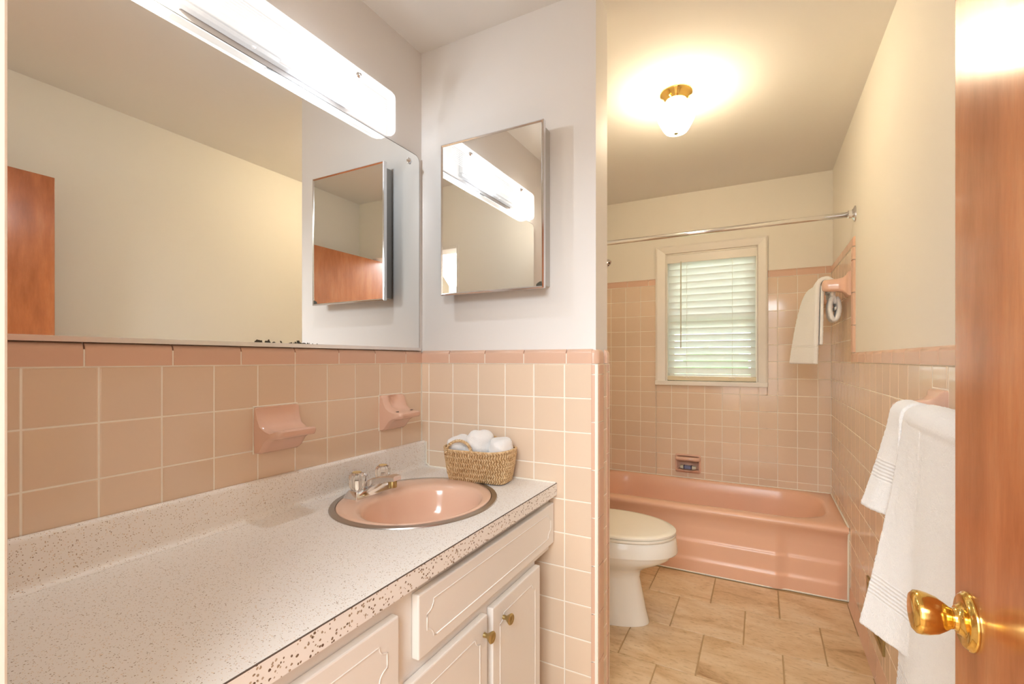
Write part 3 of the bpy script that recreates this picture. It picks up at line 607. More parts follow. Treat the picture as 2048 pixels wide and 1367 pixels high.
# vanity light
vl = thing('vanity_light', 'long white acrylic light fixture mounted above the mirror', 'light', (XL - 0.004, 0.83, 1.95))
LY0, LY1, LZ0, LZ1, LXF = 0.386, 1.232, 1.951, 2.091, XL + 0.050
obj('back_pan', box(XL - 0.007, XL + 0.012, LY0 + 0.17, LY1 - 0.19, 1.990, 2.075, 0.003), FIXW, vl)
obj('slot_channel', box(XL - 0.006, XL + 0.013, LY0 + 0.18, LY1 - 0.185, 1.972, 1.984, 0.001), mat('fixture_grey', lin(120, 116, 112), 0.4), vl)
def cover():
    # section in (x,z): bottom return lip, front face, top; swept along y with rounded ends
    xw = XL - 0.004; D = LXF - xw; bm = bmesh.new()
    def section(ins, zi):
        x1 = LXF - ins; r = 0.016; S = []
        S.append((x1 - 0.024, LZ0 + zi)); S.append((x1 - r, LZ0 + zi))
        for k in range(1, 6): a = R(-90 + 90 * k / 5); S.append((x1 - r + r * math.cos(a), LZ0 + zi + r + r * math.sin(a)))
        for k in range(6): a = R(90 * k / 5); S.append((x1 - r + r * math.cos(a), LZ1 - zi - r + r * math.sin(a)))
        S.append((xw + 0.002, LZ1 - zi)); return S
    ys = [(LY0 + 0.03 - 0.03 * math.cos(R(a)), 0.03 * (1 - math.sin(R(a)))) for a in (0, 30, 60, 90)]
    ys2 = [(LY1 - 0.03 + 0.03 * math.cos(R(a)), 0.03 * (1 - math.sin(R(a)))) for a in (90, 60, 30, 0)]
    rows = [[(x, y, z) for x, z in section(i * 0.8, i * 0.35)] for y, i in ys + ys2]
    V = [[bm.verts.new(p) for p in r] for r in rows]
    for a, b in zip(V, V[1:]):
        for i in range(len(a) - 1): bm.faces.new((a[i], a[i + 1], b[i + 1], b[i]))
    for r in (V[0], V[-1]):      # ends, closed back to the wall
        y = r[0].co.y; lo = bm.verts.new((xw + 0.002, y, r[0].co.z)); bm.faces.new(r + [lo])
    # solid bottom beyond the slot at both ends
    for y0, y1 in ((LY0 + 0.004, LY0 + 0.18), (LY1 - 0.185, LY1 - 0.004)):
        bm.faces.new([bm.verts.new(p) for p in ((xw + 0.002, y0, LZ0 + 0.008), (LXF - 0.026, y0, LZ0 + 0.002), (LXF - 0.026, y1, LZ0 + 0.002), (xw + 0.002, y1, LZ0 + 0.008))])
    fixn(bm); return bm
cv = obj('cover', cover(), ACRYLC, vl, auto=60)
for k in range(9):      # moulded ribs on the front
    z = 1.985 + k * 0.0078
    obj('rib', tube([(LXF + 0.0002, LY0 + 0.05, z), (LXF + 0.0002, LY1 - 0.055, z)], 0.0011, 5), ACRYLC, cv)
for y in (LY0 + 0.185, 1.0467): obj('thumb_screw', lathe([(0.0085, 0), (0.0085, 0.004), (0.005, 0.007), (0.004, 0.012), (0.0, 0.0125)], (LXF, y, 2.057), 'x', 20), CHROME, vl, auto=40)
obj('spring_clip', box(XL + 0.024, XL + 0.034, 0.80, 0.845, 1.966, 1.973, 0.001), CHROME, vl); obj('pan_screw', lathe([(0.006, 0.0), (0.004, -0.004), (0, -0.0045)], (XL + 0.016, 0.735, 1.972), 'z', 12), CHROME, vl)
def bulb(y, power, col, glow):
    b = obj('bulb', lathe([(0.009, -0.060), (0.010, -0.048), (0.0125, -0.04), (0.0125, 0.045), (0.009, 0.052), (0.0, 0.054)], (XL + 0.026, y, 2.030), 'y', 20), lampglass('bulb_glass_%s' % y, (0.6, 0.6, 0.6, 1), glow, 4, 0.3), vl, smooth=True)
    d = bpy.data.lights.new('bulb_light', 'POINT'); d.energy = power; d.color = col; d.shadow_soft_size = 0.012
    o = bpy.data.objects.new('bulb_light', d); COL.objects.link(o); o.location = (XL + 0.026, y, 2.008)
bulb(0.92, 5.0, (0.82, 0.91, 1.0), (1, 0.97, 0.94, 1)); bulb(0.47, 2.8, (1.0, 0.90, 0.78), (1, 0.85, 0.6, 1))
# medicine cabinet
MC = (-1.0057, -0.6063, 1.416, 1.950); MCY = 1.356
mc = thing('medicine_cabinet', 'metal-framed mirror medicine cabinet on the white partition wall', 'cabinet', ((MC[0] + MC[1]) / 2, YP, MC[2]))
obj('body', box(MC[0] + 0.018, MC[1] - 0.006, MCY + 0.018, YP + PT, MC[2] + 0.012, MC[3] - 0.012, 0.002), FIXW, mc)
dr = obj('door', box(MC[0] + 0.004, MC[1] - 0.004, MCY + 0.006, MCY + 0.017, MC[2] + 0.004, MC[3] - 0.004), STEEL, mc)
g = obj('mirror', box(MC[0] + 0.006, MC[1] - 0.006, MCY + 0.002, MCY + 0.006, MC[2] + 0.006, MC[3] - 0.006), MIRROR2, dr)
g.data.transform(Matrix.Translation(ORG[mc])); g.location = -ORG[mc]
def frame_bar(p, q):
    (x0, z0), (x1, z1) = p, q; cxm, czm = (MC[0] + MC[1]) / 2, (MC[2] + MC[3]) / 2; fw = 0.0075
    def inn(x, z): return (x + fw * (1 if x < cxm else -1), z + fw * (1 if z < czm else -1))
    rings = []
    for (x, z) in (p, q):
        ix, iz = inn(x, z); mxx, mzz = (x + ix) / 2, (z + iz) / 2
        rings.append([(x, MCY + 0.016, z), (x, MCY + 0.001, z), (mxx, MCY - 0.002, mzz), (ix, MCY + 0.001, iz), (ix, MCY + 0.016, iz)])
    obj('frame_bar', fixn(loft(rings)), CHROME, dr)
c4 = [(MC[0], MC[2]), (MC[1], MC[2]), (MC[1], MC[3]), (MC[0], MC[3])]
for k in range(4): frame_bar(c4[k], c4[(k + 1) % 4])

# ------------------------------------------------------------------ ceramic accessories
def ceramic_dish(name, label, y0, y1, z0, z1, holes):
    d = thing(name, label, 'holder', (XL, (y0 + y1) / 2, z0)); yc = (y0 + y1) / 2; hw = (y1 - y0) / 2
    # side outline (distance from wall, height): plate sweeping out into a shelf
    out_top = [(0.000, z1), (0.010, z1 - 0.001), (0.016, z1 - 0.008), (0.020, z1 - 0.022), (0.030, z1 - 0.040), (0.046, z1 - 0.050), (0.066, z1 - 0.055), (0.086, z1 - 0.056)]
    out_bot = [(0.092, z1 - 0.060), (0.092, z1 - 0.070), (0.086, z1 - 0.076), (0.062, z1 - 0.080), (0.046, z1 - 0.088), (0.034, z1 - 0.102), (0.024, z0 + 0.006), (0.014, z0), (0.0, z0)]
    prof = out_top + out_bot; n = 15; rings = []
    for k in range(n):
        s = -1 + 2 * k / (n - 1); edge = max(0, (abs(s) - 0.90) / 0.10); e2 = edge * edge; ring = []
        rim = math.exp(-((abs(s) - 0.93) / 0.06) ** 2)         # raised side rims, scooped between
        for i, (dx, z) in enumerate(prof):
            q = dx * (1 - 0.10 * e2); zz_ = z
            if 2 <= i <= 6 and not holes: q -= 0.006 * (1 - rim) * (1 if i < 5 else 0); zz_ -= 0.009 * (1 - rim)
            if i in (2, 3, 4) and holes: q -= 0.014 * max(0, 1 - (s / 0.5) ** 2)
            zz_ = zz_ + (-0.003 * e2 if i < 9 else 0.003 * e2)
            ring.append((XL + q, yc + s * hw * (1 - 0.06 * min(1, dx / 0.09)), zz_))
        rings.append(ring)
    o = obj('shelf', fixn(loft(rings)), CERAM, d, auto=55)
    obj('wall_bead', fixn(tube([(XL + 0.001, y0 - 0.001, z0), (XL + 0.001, y0 - 0.001, z1 + 0.001), (XL + 0.001, y1 + 0.001, z1 + 0.001)], 0.0022, 6)), CAULK, d)
    if holes:
        for s in (-0.62, 0.62): obj('brush_slot', lathe([(0.0065, 0), (0.0065, 0.0014), (0.0, 0.0015)], (XL + 0.060, yc + s * hw, z1 - 0.0545), 'z', 16), DARK, d)
    return d
ceramic_dish('soap_dish', 'pink ceramic wall soap dish left of the faucet', *SOAPS[0], False)
ceramic_dish('toothbrush_holder', 'pink ceramic toothbrush holder beside the corner above the faucet', *SOAPS[1], True)
# recessed tub soap dish with a wrapped soap
ts = thing('tub_soap_dish', 'recessed pink ceramic soap dish with grab bar in the tub wall', 'soap dish', ((DISH[0] + DISH[1]) / 2, YB, DISH[2]))
dx0, dx1, dz0, dz1 = DISH
obj('recess', fixn(loft([rrect((dx0 + dx1) / 2, (dz0 + dz1) / 2, a, b, r_, 0) for a, b, r_ in ((0.0837, 0.0634, 0.014), (0.0837, 0.0634, 0.014), (0.078, 0.058, 0.012), (0.069, 0.048, 0.012), (0.066, 0.045, 0.012))], None, True, False, True)), CERAM, ts, auto=50)
o = ts.children[0]
for k, v in enumerate(o.data.vertices):      # turn the rings from xy into the wall plane
    wv = v.co + ORG[ts]; ring = k // 28; depth = (0.004, -0.010, -0.016, -0.008, 0.040)[ring]
    v.co = Vector((wv.x, YB + depth, wv.y)) - ORG[ts]
obj('grab_bar', fixn(loft([[(x, YB - 0.010 - bo + 0.015 * math.cos(R(a)) * sc_, dz1 - 0.026 + 0.014 * math.sin(R(a)) * sc_) for a in range(0, 360, 30)] for x, bo, sc_ in ((dx0 + 0.002, 0.0, 0.6), (dx0 + 0.006, 0.010, 0.95), (dx0 + 0.02, 0.018, 1.0), (dx1 - 0.02, 0.018, 1.0), (dx1 - 0.006, 0.010, 0.95), (dx1 - 0.002, 0.0, 0.6))])), CERAM, ts, auto=60)
obj('tray', fixn(loft([[(dx0 + 0.008 + e, YB + 0.036, dz0 + 0.012), (dx0 + 0.008 + e, YB - 0.035, dz0 + 0.008), (dx0 + 0.008 + e, YB - 0.040, dz0 + 0.020 + lip), (dx0 + 0.008 + e, YB - 0.034, dz0 + 0.022 + lip), (dx0 + 0.008 + e, YB - 0.028, dz0 + 0.018), (dx0 + 0.008 + e, YB + 0.036, dz0 + 0.020)] for e, lip in ((0, 0.004), (0.045, -0.003), (0.066, -0.009), (0.085, -0.009), (0.106, -0.003), (0.151, 0.004))])), CERAM, ts, auto=60)
sb = thing('soap_bar', 'small wrapped soap bar with a blue-grey band in the tub dish', 'soap', (-0.447, YB - 0.012, dz0 + 0.0255))
sz = dz0 + 0.0255
obj('wrapper', fixn(loft([[(x, YB - 0.014 + yy, sz + 0.011 + zz_) for yy, zz_ in ((-hy, -hz), (hy, -hz), (hy * 1.05, 0), (hy, hz), (-hy, hz), (-hy * 1.05, 0))] for x, hy, hz in ((-0.500, 0.009, 0.006), (-0.494, 0.014, 0.0095), (-0.482, 0.015, 0.0108), (-0.412, 0.015, 0.0108), (-0.400, 0.014, 0.0095), (-0.394, 0.009, 0.006))])), SOAPW, sb, auto=30)
obj('label_band', box(-0.472, -0.424, YB - 0.0305, YB + 0.002, sz, sz + 0.0225, 0.002), SOAPB, sb)
for x in (-0.473, -0.425): obj('label_stripe', box(x - 0.0035, x + 0.0035, YB - 0.0312, YB + 0.002, sz, sz + 0.0230, 0.001), SOAPD, sb)

# ------------------------------------------------------------------ towel bars
def towel_bar(name, label, posts, barx, z, near_first=True):
    t = thing(name, label, 'towel bar', (XR, sum(posts) / 2, z))
    for y in posts:
        hw, hh = 0.0565, 0.0595; rings = []
        for x, a, b, r_ in ((XR + 0.006, hw, hh, 0.006), (XR - 0.006, hw, hh, 0.006), (XR - 0.012, hw - 0.006, hh - 0.006, 0.006), (XR - 0.016, 0.040, 0.044, 0.008), (XR - 0.028, 0.031, 0.035, 0.010), (XR - 0.048, 0.027, 0.031, 0.012), (barx + 0.012, 0.024, 0.029, 0.014), (barx - 0.012, 0.023, 0.028, 0.014), (barx - 0.020, 0.018, 0.022, 0.014), (barx - 0.023, 0.010, 0.012, 0.01)):
            rings.append([(x, q[0], q[1]) for q in rrect(y, z, a, b, r_, 0, 4)])
        obj('post', fixn(loft(rings)), CERAM, t, auto=45)
    obj('bar', tube([(barx, posts[0], z), (barx, posts[1], z)], 0.0095, 16), CERAM, t, smooth=True)
    return t
towel_bar('towel_bar', 'pink ceramic towel bar high on the wall at the end of the tub', (2.8115, 3.40), 0.292, 1.5575)
towel_bar('towel_bar', 'pink ceramic towel bar on the right wall behind the wooden door', (1.4875, 0.88), 0.312, 1.058)

# towels: sheets draped over a bar
def drape(name, label, bar, y0, y1, zf, zb, Rt, flare, m, seed, thick=0.012, back=0.0, ny=40, ripple=0.006, nearshift=0.0, hem_tilt=0.0, twist=None):
    """bar=(x,z). w=0 near edge .. 1 far edge; front fall to zf, back fall to zb; flare(w,d) pushes the front out"""
    rnd = random.Random(seed); ph = [rnd.uniform(0, 6.28) for _ in range(6)]
    bxx, bz = bar; ftop = bz; Lf = bz - zf; Lb = bz - zb; nf = max(20, int(Lf / 0.008)); nb = max(8, int(Lb / 0.015)); path = []
    for k in range(nb): path.append(('b', Lb * (1 - k / nb)))
    for k in range(13): path.append(('t', R(180 * k / 12)))
    for k in range(1, nf + 1): path.append(('f', Lf * k / nf))
    bm = bmesh.new(); uv = bm.loops.layers.uv.new('UVMap'); V = []; UVs = {}
    for kind, s in path:
        row = []
        for j in range(ny + 1):
            w_ = j / ny; y = y0 + (y1 - y0) * w_
            if kind == 'b': x, z, d = bxx + Rt, bz - s, 0; x += back * (s / max(Lb, 0.01)); x += 0.002 * math.sin(9 * w_ + ph[0]); vv = 1.0
            elif kind == 't': x, z, d = bxx + Rt * math.cos(s), bz + Rt * math.sin(s) * (1 + 0.04 * math.sin(6 * w_ + ph[1])), 0; vv = 1.0
            else:
                d = s / Lf; zh = Lf + hem_tilt * (w_ - 0.5); x, z = bxx - Rt - flare(w_, d), bz - d * zh
                rp = ripple * d * (math.sin(5.2 * w_ + ph[2] + 0.8 * d) + 0.5 * math.sin(11 * w_ + ph[3] - 1.1 * d)); x += rp
                y += nearshift * d * (1 if w_ > 0.5 else 1) ; vv = (1 - d) * Lf
            v = bm.verts.new((x, y, z)); row.append(v); UVs[v] = (w_, vv)
        V.append(row)
    for a, b in zip(V, V[1:]):
        for j in range(ny):
            f = bm.faces.new((a[j], b[j], b[j + 1], a[j + 1]))
            for lp in f.loops: lp[uv].uv = UVs[lp.vert]
    return bm, thick
def towel_obj(name, bm_th, m, parent, offset=0.0):
    bm, th = bm_th; o = obj(name, bm, m, parent, smooth=True)
    so = o.modifiers.new('solid', 'SOLIDIFY'); so.thickness = th; so.offset = offset
    ss = o.modifiers.new('sub', 'SUBSURF'); ss.levels = 1; ss.render_levels = 1
    tx = bpy.data.textures.new(name + '_pile', 'CLOUDS'); tx.noise_scale = 0.006; dp = o.modifiers.new('pile', 'DISPLACE'); dp.texture = tx; dp.strength = 0.0035; dp.texture_coords = 'LOCAL'
    return o
BARL = (0.312, 1.058)
bt = thing('bath_towel', 'large white bath towel hanging on the right wall, partly behind the wooden door', 'towel', (0.25, 1.1, 0.45))
towel_obj('front_layer', drape('', '', BARL, 0.90, 1.285, 0.425, 0.62, 0.030, lambda w_, d: (0.004 + 0.030 * w_) * d ** 1.1 - 0.004, TERRY, 3, 0.016, 0.01, ripple=0.007), TERRY, bt)
towel_obj('outer_fold', drape('', '', BARL, 1.195, 1.330, 0.585, 0.80, 0.024, lambda w_, d: (0.012 + 0.070 * w_) * d ** 1.25, TERRY, 5, 0.022, 0.01, ny=16, ripple=0.003), TERRY, bt)
ht = thing('hand_towel', 'smaller white hand towel on the far end of the lower towel bar', 'towel', (0.27, 1.40, 0.82))
towel_obj('front_layer', drape('', '', BARL, 1.350, 1.452, 0.825, 0.84, 0.024, lambda w_, d: (0.012 + 0.052 * w_) * d ** 1.2, TERRY, 9, 0.022, 0.0, ny=18, ripple=0.003), TERRY, ht)
ut = thing('hand_towel', 'white hand towel hanging from the high ceramic bar beside the window', 'towel', (0.24, 2.95, 1.17))
towel_obj('front_layer', drape('', '', (0.292, 1.574), 2.868, 3.06, 1.165, 1.51, 0.032, lambda w_, d: (0.004 + 0.108 * w_) * d ** 0.42, TERRY_U, 12, 0.022, 0.0, ny=20, ripple=0.003), TERRY_U, ut)
towel_obj('inner_layer', drape('', '', (0.292, 1.560), 2.862, 2.99, 1.265, 1.53, 0.014, lambda w_, d: (0.002 + 0.012 * w_) * d, TERRY_S, 14, 0.014, 0.0, ny=14, ripple=0.002), TERRY_S, ut)
# folded loop of the towel's back end below the post
def loop_fold():
    bm = bmesh.new(); uvl = bm.loops.layers.uv.new('UVMap'); cx_, cz_ = 0.332, 1.452; P = []
    for k in range(33):
        a = R(100 + 330 * k / 32); P.append((cx_ + 0.0195 * math.cos(a), cz_ + 0.060 * math.sin(a)))
    P = [(cx_ + 0.004, cz_ + 0.02), (cx_ + 0.003, cz_ + 0.05)] + P + [(cx_ + 0.006, cz_ - 0.02), (cx_ + 0.004, cz_ + 0.01)]
    V = [[bm.verts.new((x, y, z)) for x, z in P] for y in (2.872, 2.90, 2.95, 3.0)]
    for a, b in zip(V, V[1:]):
        for i in range(len(P) - 1): bm.faces.new((a[i], a[i + 1], b[i + 1], b[i]))
    return bm
towel_obj('rolled_end', (loop_fold(), 0.022), TERRY_S, ut)

# ------------------------------------------------------------------ bathtub
tb = thing('bathtub', 'pink enamelled alcove bathtub with stepped apron under the window', 'bathtub', (-0.378, 3.12, 0))
TY, TZ = 2.785, 0.366; TX0, TX1 = XL + 0.002, XR - 0.002
def tub_basin():
    rings = []; cx_, cy_ = (TX0 + TX1) / 2, (TY + YB) / 2; HX, HY = (TX1 - TX0) / 2, (YB - 0.001 - TY) / 2
    # rim outline, then the basin mouth and walls
    def ring(x0, x1, y0, y1, r_, z): return rrect((x0 + x1) / 2, (y0 + y1) / 2, (x1 - x0) / 2, (y1 - y0) / 2, r_, z, 10)
    ix0, ix1, iy0, iy1 = TX0 + 0.10, TX1 - 0.070, TY + 0.085, YB - 0.040
    spec = [(TX0, TX1, TY + 0.012, YB - 0.0025, 0.002, TZ - 0.004), (TX0 + 0.002, TX1 - 0.002, TY + 0.018, YB - 0.004, 0.004, TZ), (ix0 - 0.02, ix1 + 0.018, iy0 - 0.018, iy1 + 0.016, 0.20, TZ + 0.001),
            (ix0 - 0.006, ix1 + 0.006, iy0 - 0.006, iy1 + 0.006, 0.215, TZ - 0.003), (ix0, ix1, iy0, iy1, 0.22, TZ - 0.014), (ix0 + 0.010, ix1 - 0.025, iy0 + 0.008, iy1 - 0.008, 0.22, TZ - 0.07),
            (ix0 + 0.03, ix1 - 0.085, iy0 + 0.025, iy1 - 0.025, 0.21, TZ - 0.20), (ix0 + 0.05, ix1 - 0.13, iy0 + 0.05, iy1 - 0.05, 0.19, TZ - 0.285), (ix0 + 0.09, ix1 - 0.20, iy0 + 0.10, iy1 - 0.10, 0.14, TZ - 0.31)]
    return fixn(loft([ring(*s) for s in spec], None, True, False, True))
obj('basin', tub_basin(), PINK, tb, auto=70)
def apron():
    bm = bmesh.new(); nx, V = 90, []
    zs = [0.002, 0.02, 0.04, 0.058, 0.066, 0.072, 0.078, 0.084, 0.092, 0.11, 0.13, 0.155, 0.164, 0.170, 0.176, 0.182, 0.190, 0.21, 0.25, 0.29, 0.32, 0.335, 0.346, 0.355, 0.361, 0.3645, 0.366]
    sm = lambda a, b, t: (lambda q: q * q * (3 - 2 * q))(min(1, max(0, (t - a) / (b - a))))
    for z in zs:
        row = []
        for i in range(nx + 1):
            x = TX0 + (TX1 - TX0) * i / nx
            end = sm(0.372, 0.340, x) * sm(-1.13, -1.10, x)
            y = TY + 0.030
            y -= (0.009 * sm(0.186, 0.166, z) + 0.009 * sm(0.088, 0.066, z)) * end
            y -= 0.010 * sm(0.04, 0.0, z) * (1 - end)
            y += 0.014 * sm(0.06, 0.11, x) - 0.006 * math.exp(-((x - 0.085) / 0.02) ** 2)
            top = sm(0.29, 0.35, z); y = y * (1 - top) + (TY + 0.002 + 0.0 * x) * top
            if z > 0.346: q = (z - 0.346) / 0.020; y += 0.018 * (1 - math.sqrt(max(0, 1 - q * q)))
            row.append(bm.verts.new((x, y, z)))
        V.append(row)
    for a, b in zip(V, V[1:]):
        for i in range(nx): bm.faces.new((a[i], a[i + 1], b[i + 1], b[i]))
    return bm
obj('apron', apron(), PINK, tb, smooth=True)
obj('caulk', tube([(XR - 0.004, TY + 0.025, 0.003), (XR - 0.003, TY + 0.022, 0.30), (XR - 0.003, TY + 0.006, 0.35), (XR - 0.003, TY + 0.03, TZ + 0.001), (XR - 0.003, YB - 0.004, TZ + 0.001)], 0.0045, 8), CAULK, tb)
obj('caulk', tube([(XR - 0.004, YB - 0.004, TZ + 0.001), (XL + 0.005, YB - 0.004, TZ + 0.001)], 0.0035, 8), CAULK, tb)
obj('caulk', tube([(TX0 + 0.01, TY + 0.012, 0.002), (0.03, TY + 0.012, 0.002), (0.085, TY + 0.020, 0.002), (0.12, TY + 0.026, 0.002), (0.33, TY + 0.028, 0.002), (TX1, TY + 0.032, 0.002)], 0.004, 6), CAULK, tb)

# ------------------------------------------------------------------ shower rod and head
sr = thing('shower_rod', 'chrome shower curtain rod spanning above the tub', 'rod', (-0.378, 2.697, 1.872))
obj('rod', tube([(XL - 0.002, 2.697, 1.872), (XR + 0.002, 2.697, 1.872)], 0.0128, 20), CHROME, sr, smooth=True)
for x, s in ((XR + PT - 0.0005, -1), (XL - PT + 0.0005, 1)):
    obj('flange', lathe([(0.036, 0), (0.035, s * 0.004), (0.024, s * 0.009), (0.019, s * 0.014), (0.0185, s * 0.026), (0.0135, s * 0.030)], (x, 2.697, 1.872), 'x', 30, flute=(3, 0.06)), CHROME, sr, auto=40)
sh = thing('shower_fixture', 'small chrome shower head peeking past the partition edge', 'shower head', (-1.12, 3.12, 1.90))
obj('arm', tube([(XL - 0.004, 3.12, 1.93), (-1.07, 3.12, 1.93), (-1.03, 3.12, 1.922), (-0.985, 3.12, 1.890), (-0.965, 3.12, 1.872)], 0.010, 12), CHROME, sh, smooth=True)
ax = Vector((0.72, 0, -0.69)).normalized(); c0 = Vector((-0.965, 3.12, 1.874)); u_ = Vector((0, 1, 0)); v_ = ax.cross(u_)
rings = [[c0 + ax * h + (u_ * math.cos(2 * math.pi * k / 24) + v_ * math.sin(2 * math.pi * k / 24)) * r_ for k in range(24)] for r_, h in ((0.012, 0), (0.014, 0.014), (0.020, 0.024), (0.034, 0.044), (0.038, 0.058), (0.036, 0.064), (0.030, 0.0645), (0.028, 0.061))]
obj('head', fixn(loft(rings)), CHROME, sh, auto=40)
for k in range(8):
    a = 2 * math.pi * k / 8; p = c0 + ax * 0.0605 + (u_ * math.cos(a) + v_ * math.sin(a)) * 0.02; obj('nozzle', tube([p, p + ax * 0.004], 0.0035, 8), DARK, sh)

# ------------------------------------------------------------------ toilet
to = thing('toilet', 'white elongated toilet with closed lid in front of the tub', 'toilet', (-0.62, 2.165, 0))
TYC = 2.165
def egg(xb, xf, hw, z, n=48, p=2.3):
    """plan outline: blunt at the back (xb), pointed oval at the front (xf)"""
    xm = xb + (xf - xb) * 0.42; P = []
    for k in range(n):
        a = 2 * math.pi * k / n; c, s = math.cos(a), math.sin(a); rx = (xf - xm) if c > 0 else (xm - xb); pw = 1.0 if c > 0 else 0.72
        P.append((xm + rx * (abs(c) ** pw) * (1 if c > 0 else -1), TYC + hw * s, z))
    return P
obj('bowl', fixn(loft([egg(-0.92, -0.447, 0.112, 0.001), egg(-0.92, -0.449, 0.112, 0.012), egg(-0.92, -0.462, 0.106, 0.06), egg(-0.92, -0.476, 0.100, 0.13), egg(-0.92, -0.490, 0.097, 0.20), egg(-0.92, -0.484, 0.104, 0.232), egg(-0.92, -0.452, 0.126, 0.256), egg(-0.92, -0.395, 0.156, 0.284), egg(-0.92, -0.358, 0.174, 0.308), egg(-0.92, -0.346, 0.181, 0.330), egg(-0.92, -0.345, 0.182, 0.334)])), PORC, to, auto=60)
obj('rim', fixn(loft([egg(-0.94, -0.345, 0.181, 0.332), egg(-0.94, -0.326, 0.192, 0.336), egg(-0.94, -0.324, 0.193, 0.342), egg(-0.94, -0.331, 0.188, 0.398), egg(-0.94, -0.336, 0.184, 0.404), egg(-0.94, -0.36, 0.165, 0.404)])), PORC, to, auto=60)
obj('seat', fixn(loft([egg(-0.80, -0.334, 0.184, 0.4055), egg(-0.80, -0.331, 0.187, 0.409), egg(-0.80, -0.332, 0.186, 0.4165), egg(-0.80, -0.336, 0.182, 0.4185)])), SEATP, to, auto=50)
obj('lid', fixn(loft([egg(-0.80, -0.334, 0.184, 0.4205), egg(-0.80, -0.331, 0.187, 0.423), egg(-0.80, -0.331, 0.187, 0.430), egg(-0.80, -0.336, 0.183, 0.4335), egg(-0.79, -0.36, 0.165, 0.4350), egg(-0.76, -0.45, 0.09, 0.436)])), SEATP, to, auto=50)
for s in (-1, 1): obj('hinge', lathe([(0.012, 0), (0.012, 0.05)], (-0.81, TYC + s * 0.075 - 0.025, 0.418), 'y', 14), SEATP, to, auto=40)
obj('tank', fixn(loft([rrect(-1.01, TYC, 0.085, 0.205, 0.03, z, 5) if z < 0.45 else rrect(-1.01, TYC, 0.10, 0.225, 0.03, z, 5) for z in (0.385, 0.42, 0.50, 0.74)])), PORC, to, auto=50)
obj('tank_lid', box(-1.12, -0.90, TYC - 0.235, TYC + 0.235, 0.741, 0.775, 0.010, 3), PORC, to, auto=50)
obj('flush_lever', tube([(-0.909, TYC - 0.15, 0.69), (-0.890, TYC - 0.15, 0.69), (-0.886, TYC - 0.11, 0.688), (-0.886, TYC - 0.07, 0.684)], 0.006, 8), CHROME, to, smooth=True)
for s in (-1, 1): obj('bolt_cap', lathe([(0.014, 0), (0.013, 0.010), (0.006, 0.016), (0, 0.017)], (-0.70, TYC + s * 0.115, 0.0), 'z', 14), PORC, to, auto=40)

# ------------------------------------------------------------------ ceiling light
cl_ = thing('ceiling_light', 'brass ceiling light with a glowing fluted glass shade', 'light', (-0.328, 2.152, ZC))
cx_, cy_ = -0.328, 2.152
obj('canopy', lathe([(0.071, 0), (0.071, -0.004), (0.066, -0.012), (0.052, -0.020), (0.046, -0.034), (0.044, -0.036)], (cx_, cy_, ZC), 'z', 48), BRASS, cl_, auto=50)
for k in range(3):
    a = R(-110 + 120 * k); p = Vector((cx_ + 0.046 * math.cos(a), cy_ + 0.046 * math.sin(a), ZC - 0.029)); d = Vector((math.cos(a), math.sin(a), 0)); obj('set_screw', tube([p - d * 0.004, p + d * 0.009], [0.0042, 0.0042], 10), BRASS, cl_)
obj('shade', lathe([(0.040, -0.030), (0.044, -0.038), (0.052, -0.052), (0.066, -0.076), (0.0765, -0.096), (0.078, -0.104), (0.0755, -0.114), (0.064, -0.138), (0.052, -0.160), (0.044, -0.170), (0.030, -0.176), (0.0, -0.178)], (cx_, cy_, ZC), 'z', 144, flute=(36, 0.012), cap0=False), OPAL, cl_, auto=70)
obj('shade_finial', lathe([(0.010, -0.1775), (0.008, -0.180), (0.0, -0.181)], (cx_, cy_, ZC), 'z', 16), OLDBRASS, cl_)
d = bpy.data.lights.new('ceiling_bulb', 'POINT'); d.energy = 3.6; d.color = (1.0, 0.84, 0.63); d.shadow_soft_size = 0.05
o = bpy.data.objects.new('ceiling_bulb', d); COL.objects.link(o); o.location = (cx_, cy_, ZC - 0.125)

# ------------------------------------------------------------------ basket with rolled towels
bk = thing('wicker_basket', 'woven seagrass basket of white towels on the counter corner', 'basket', (-0.822, 1.325, CT))
BZ, BH, BROT = CT + 0.0045, 0.100, R(6)
def bring(t):      # outline at height fraction t
    hx = 0.098 + 0.022 * t ** 0.8; hy = 0.044 + 0.026 * t ** 0.8; r_ = 0.022 + 0.038 * t
    return hx, hy, r_
def bpt(x, y, z): c, s = math.cos(BROT), math.sin(BROT); return Vector((-0.822 + x * c - y * s, 1.325 + x * s + y * c, z))
def bloop(t, off=0.0, n=8):
    hx, hy, r_ = bring(t); return [bpt(p[0], p[1], BZ + BH * t + (0.006 * (p[0] / 0.12) ** 2 if t > 0.9 else 0)) for p in rrect(0, 0, hx + off, hy + off, r_ + off, 0, n)]
obj('wall', fixn(loft([bloop(t) for t in (0, 0.2, 0.4, 0.6, 0.8, 1.0)] + [bloop(t, -0.004) for t in (1.0, 0.6, 0.03)], None, True, True, True)), STRAWD, bk, auto=60)
def resample(P, n):
    L = [0]; Q = P + [P[0]]
    for a, b in zip(Q, Q[1:]): L.append(L[-1] + (b - a).length)
    out = []
    for k in range(n):
        s = L[-1] * k / n; i = max(j for j in range(len(L) - 1) if L[j] <= s + 1e-9); f = (s - L[i]) / max(1e-9, L[i + 1] - L[i]); out.append(Q[i].lerp(Q[i + 1], f))
    return out
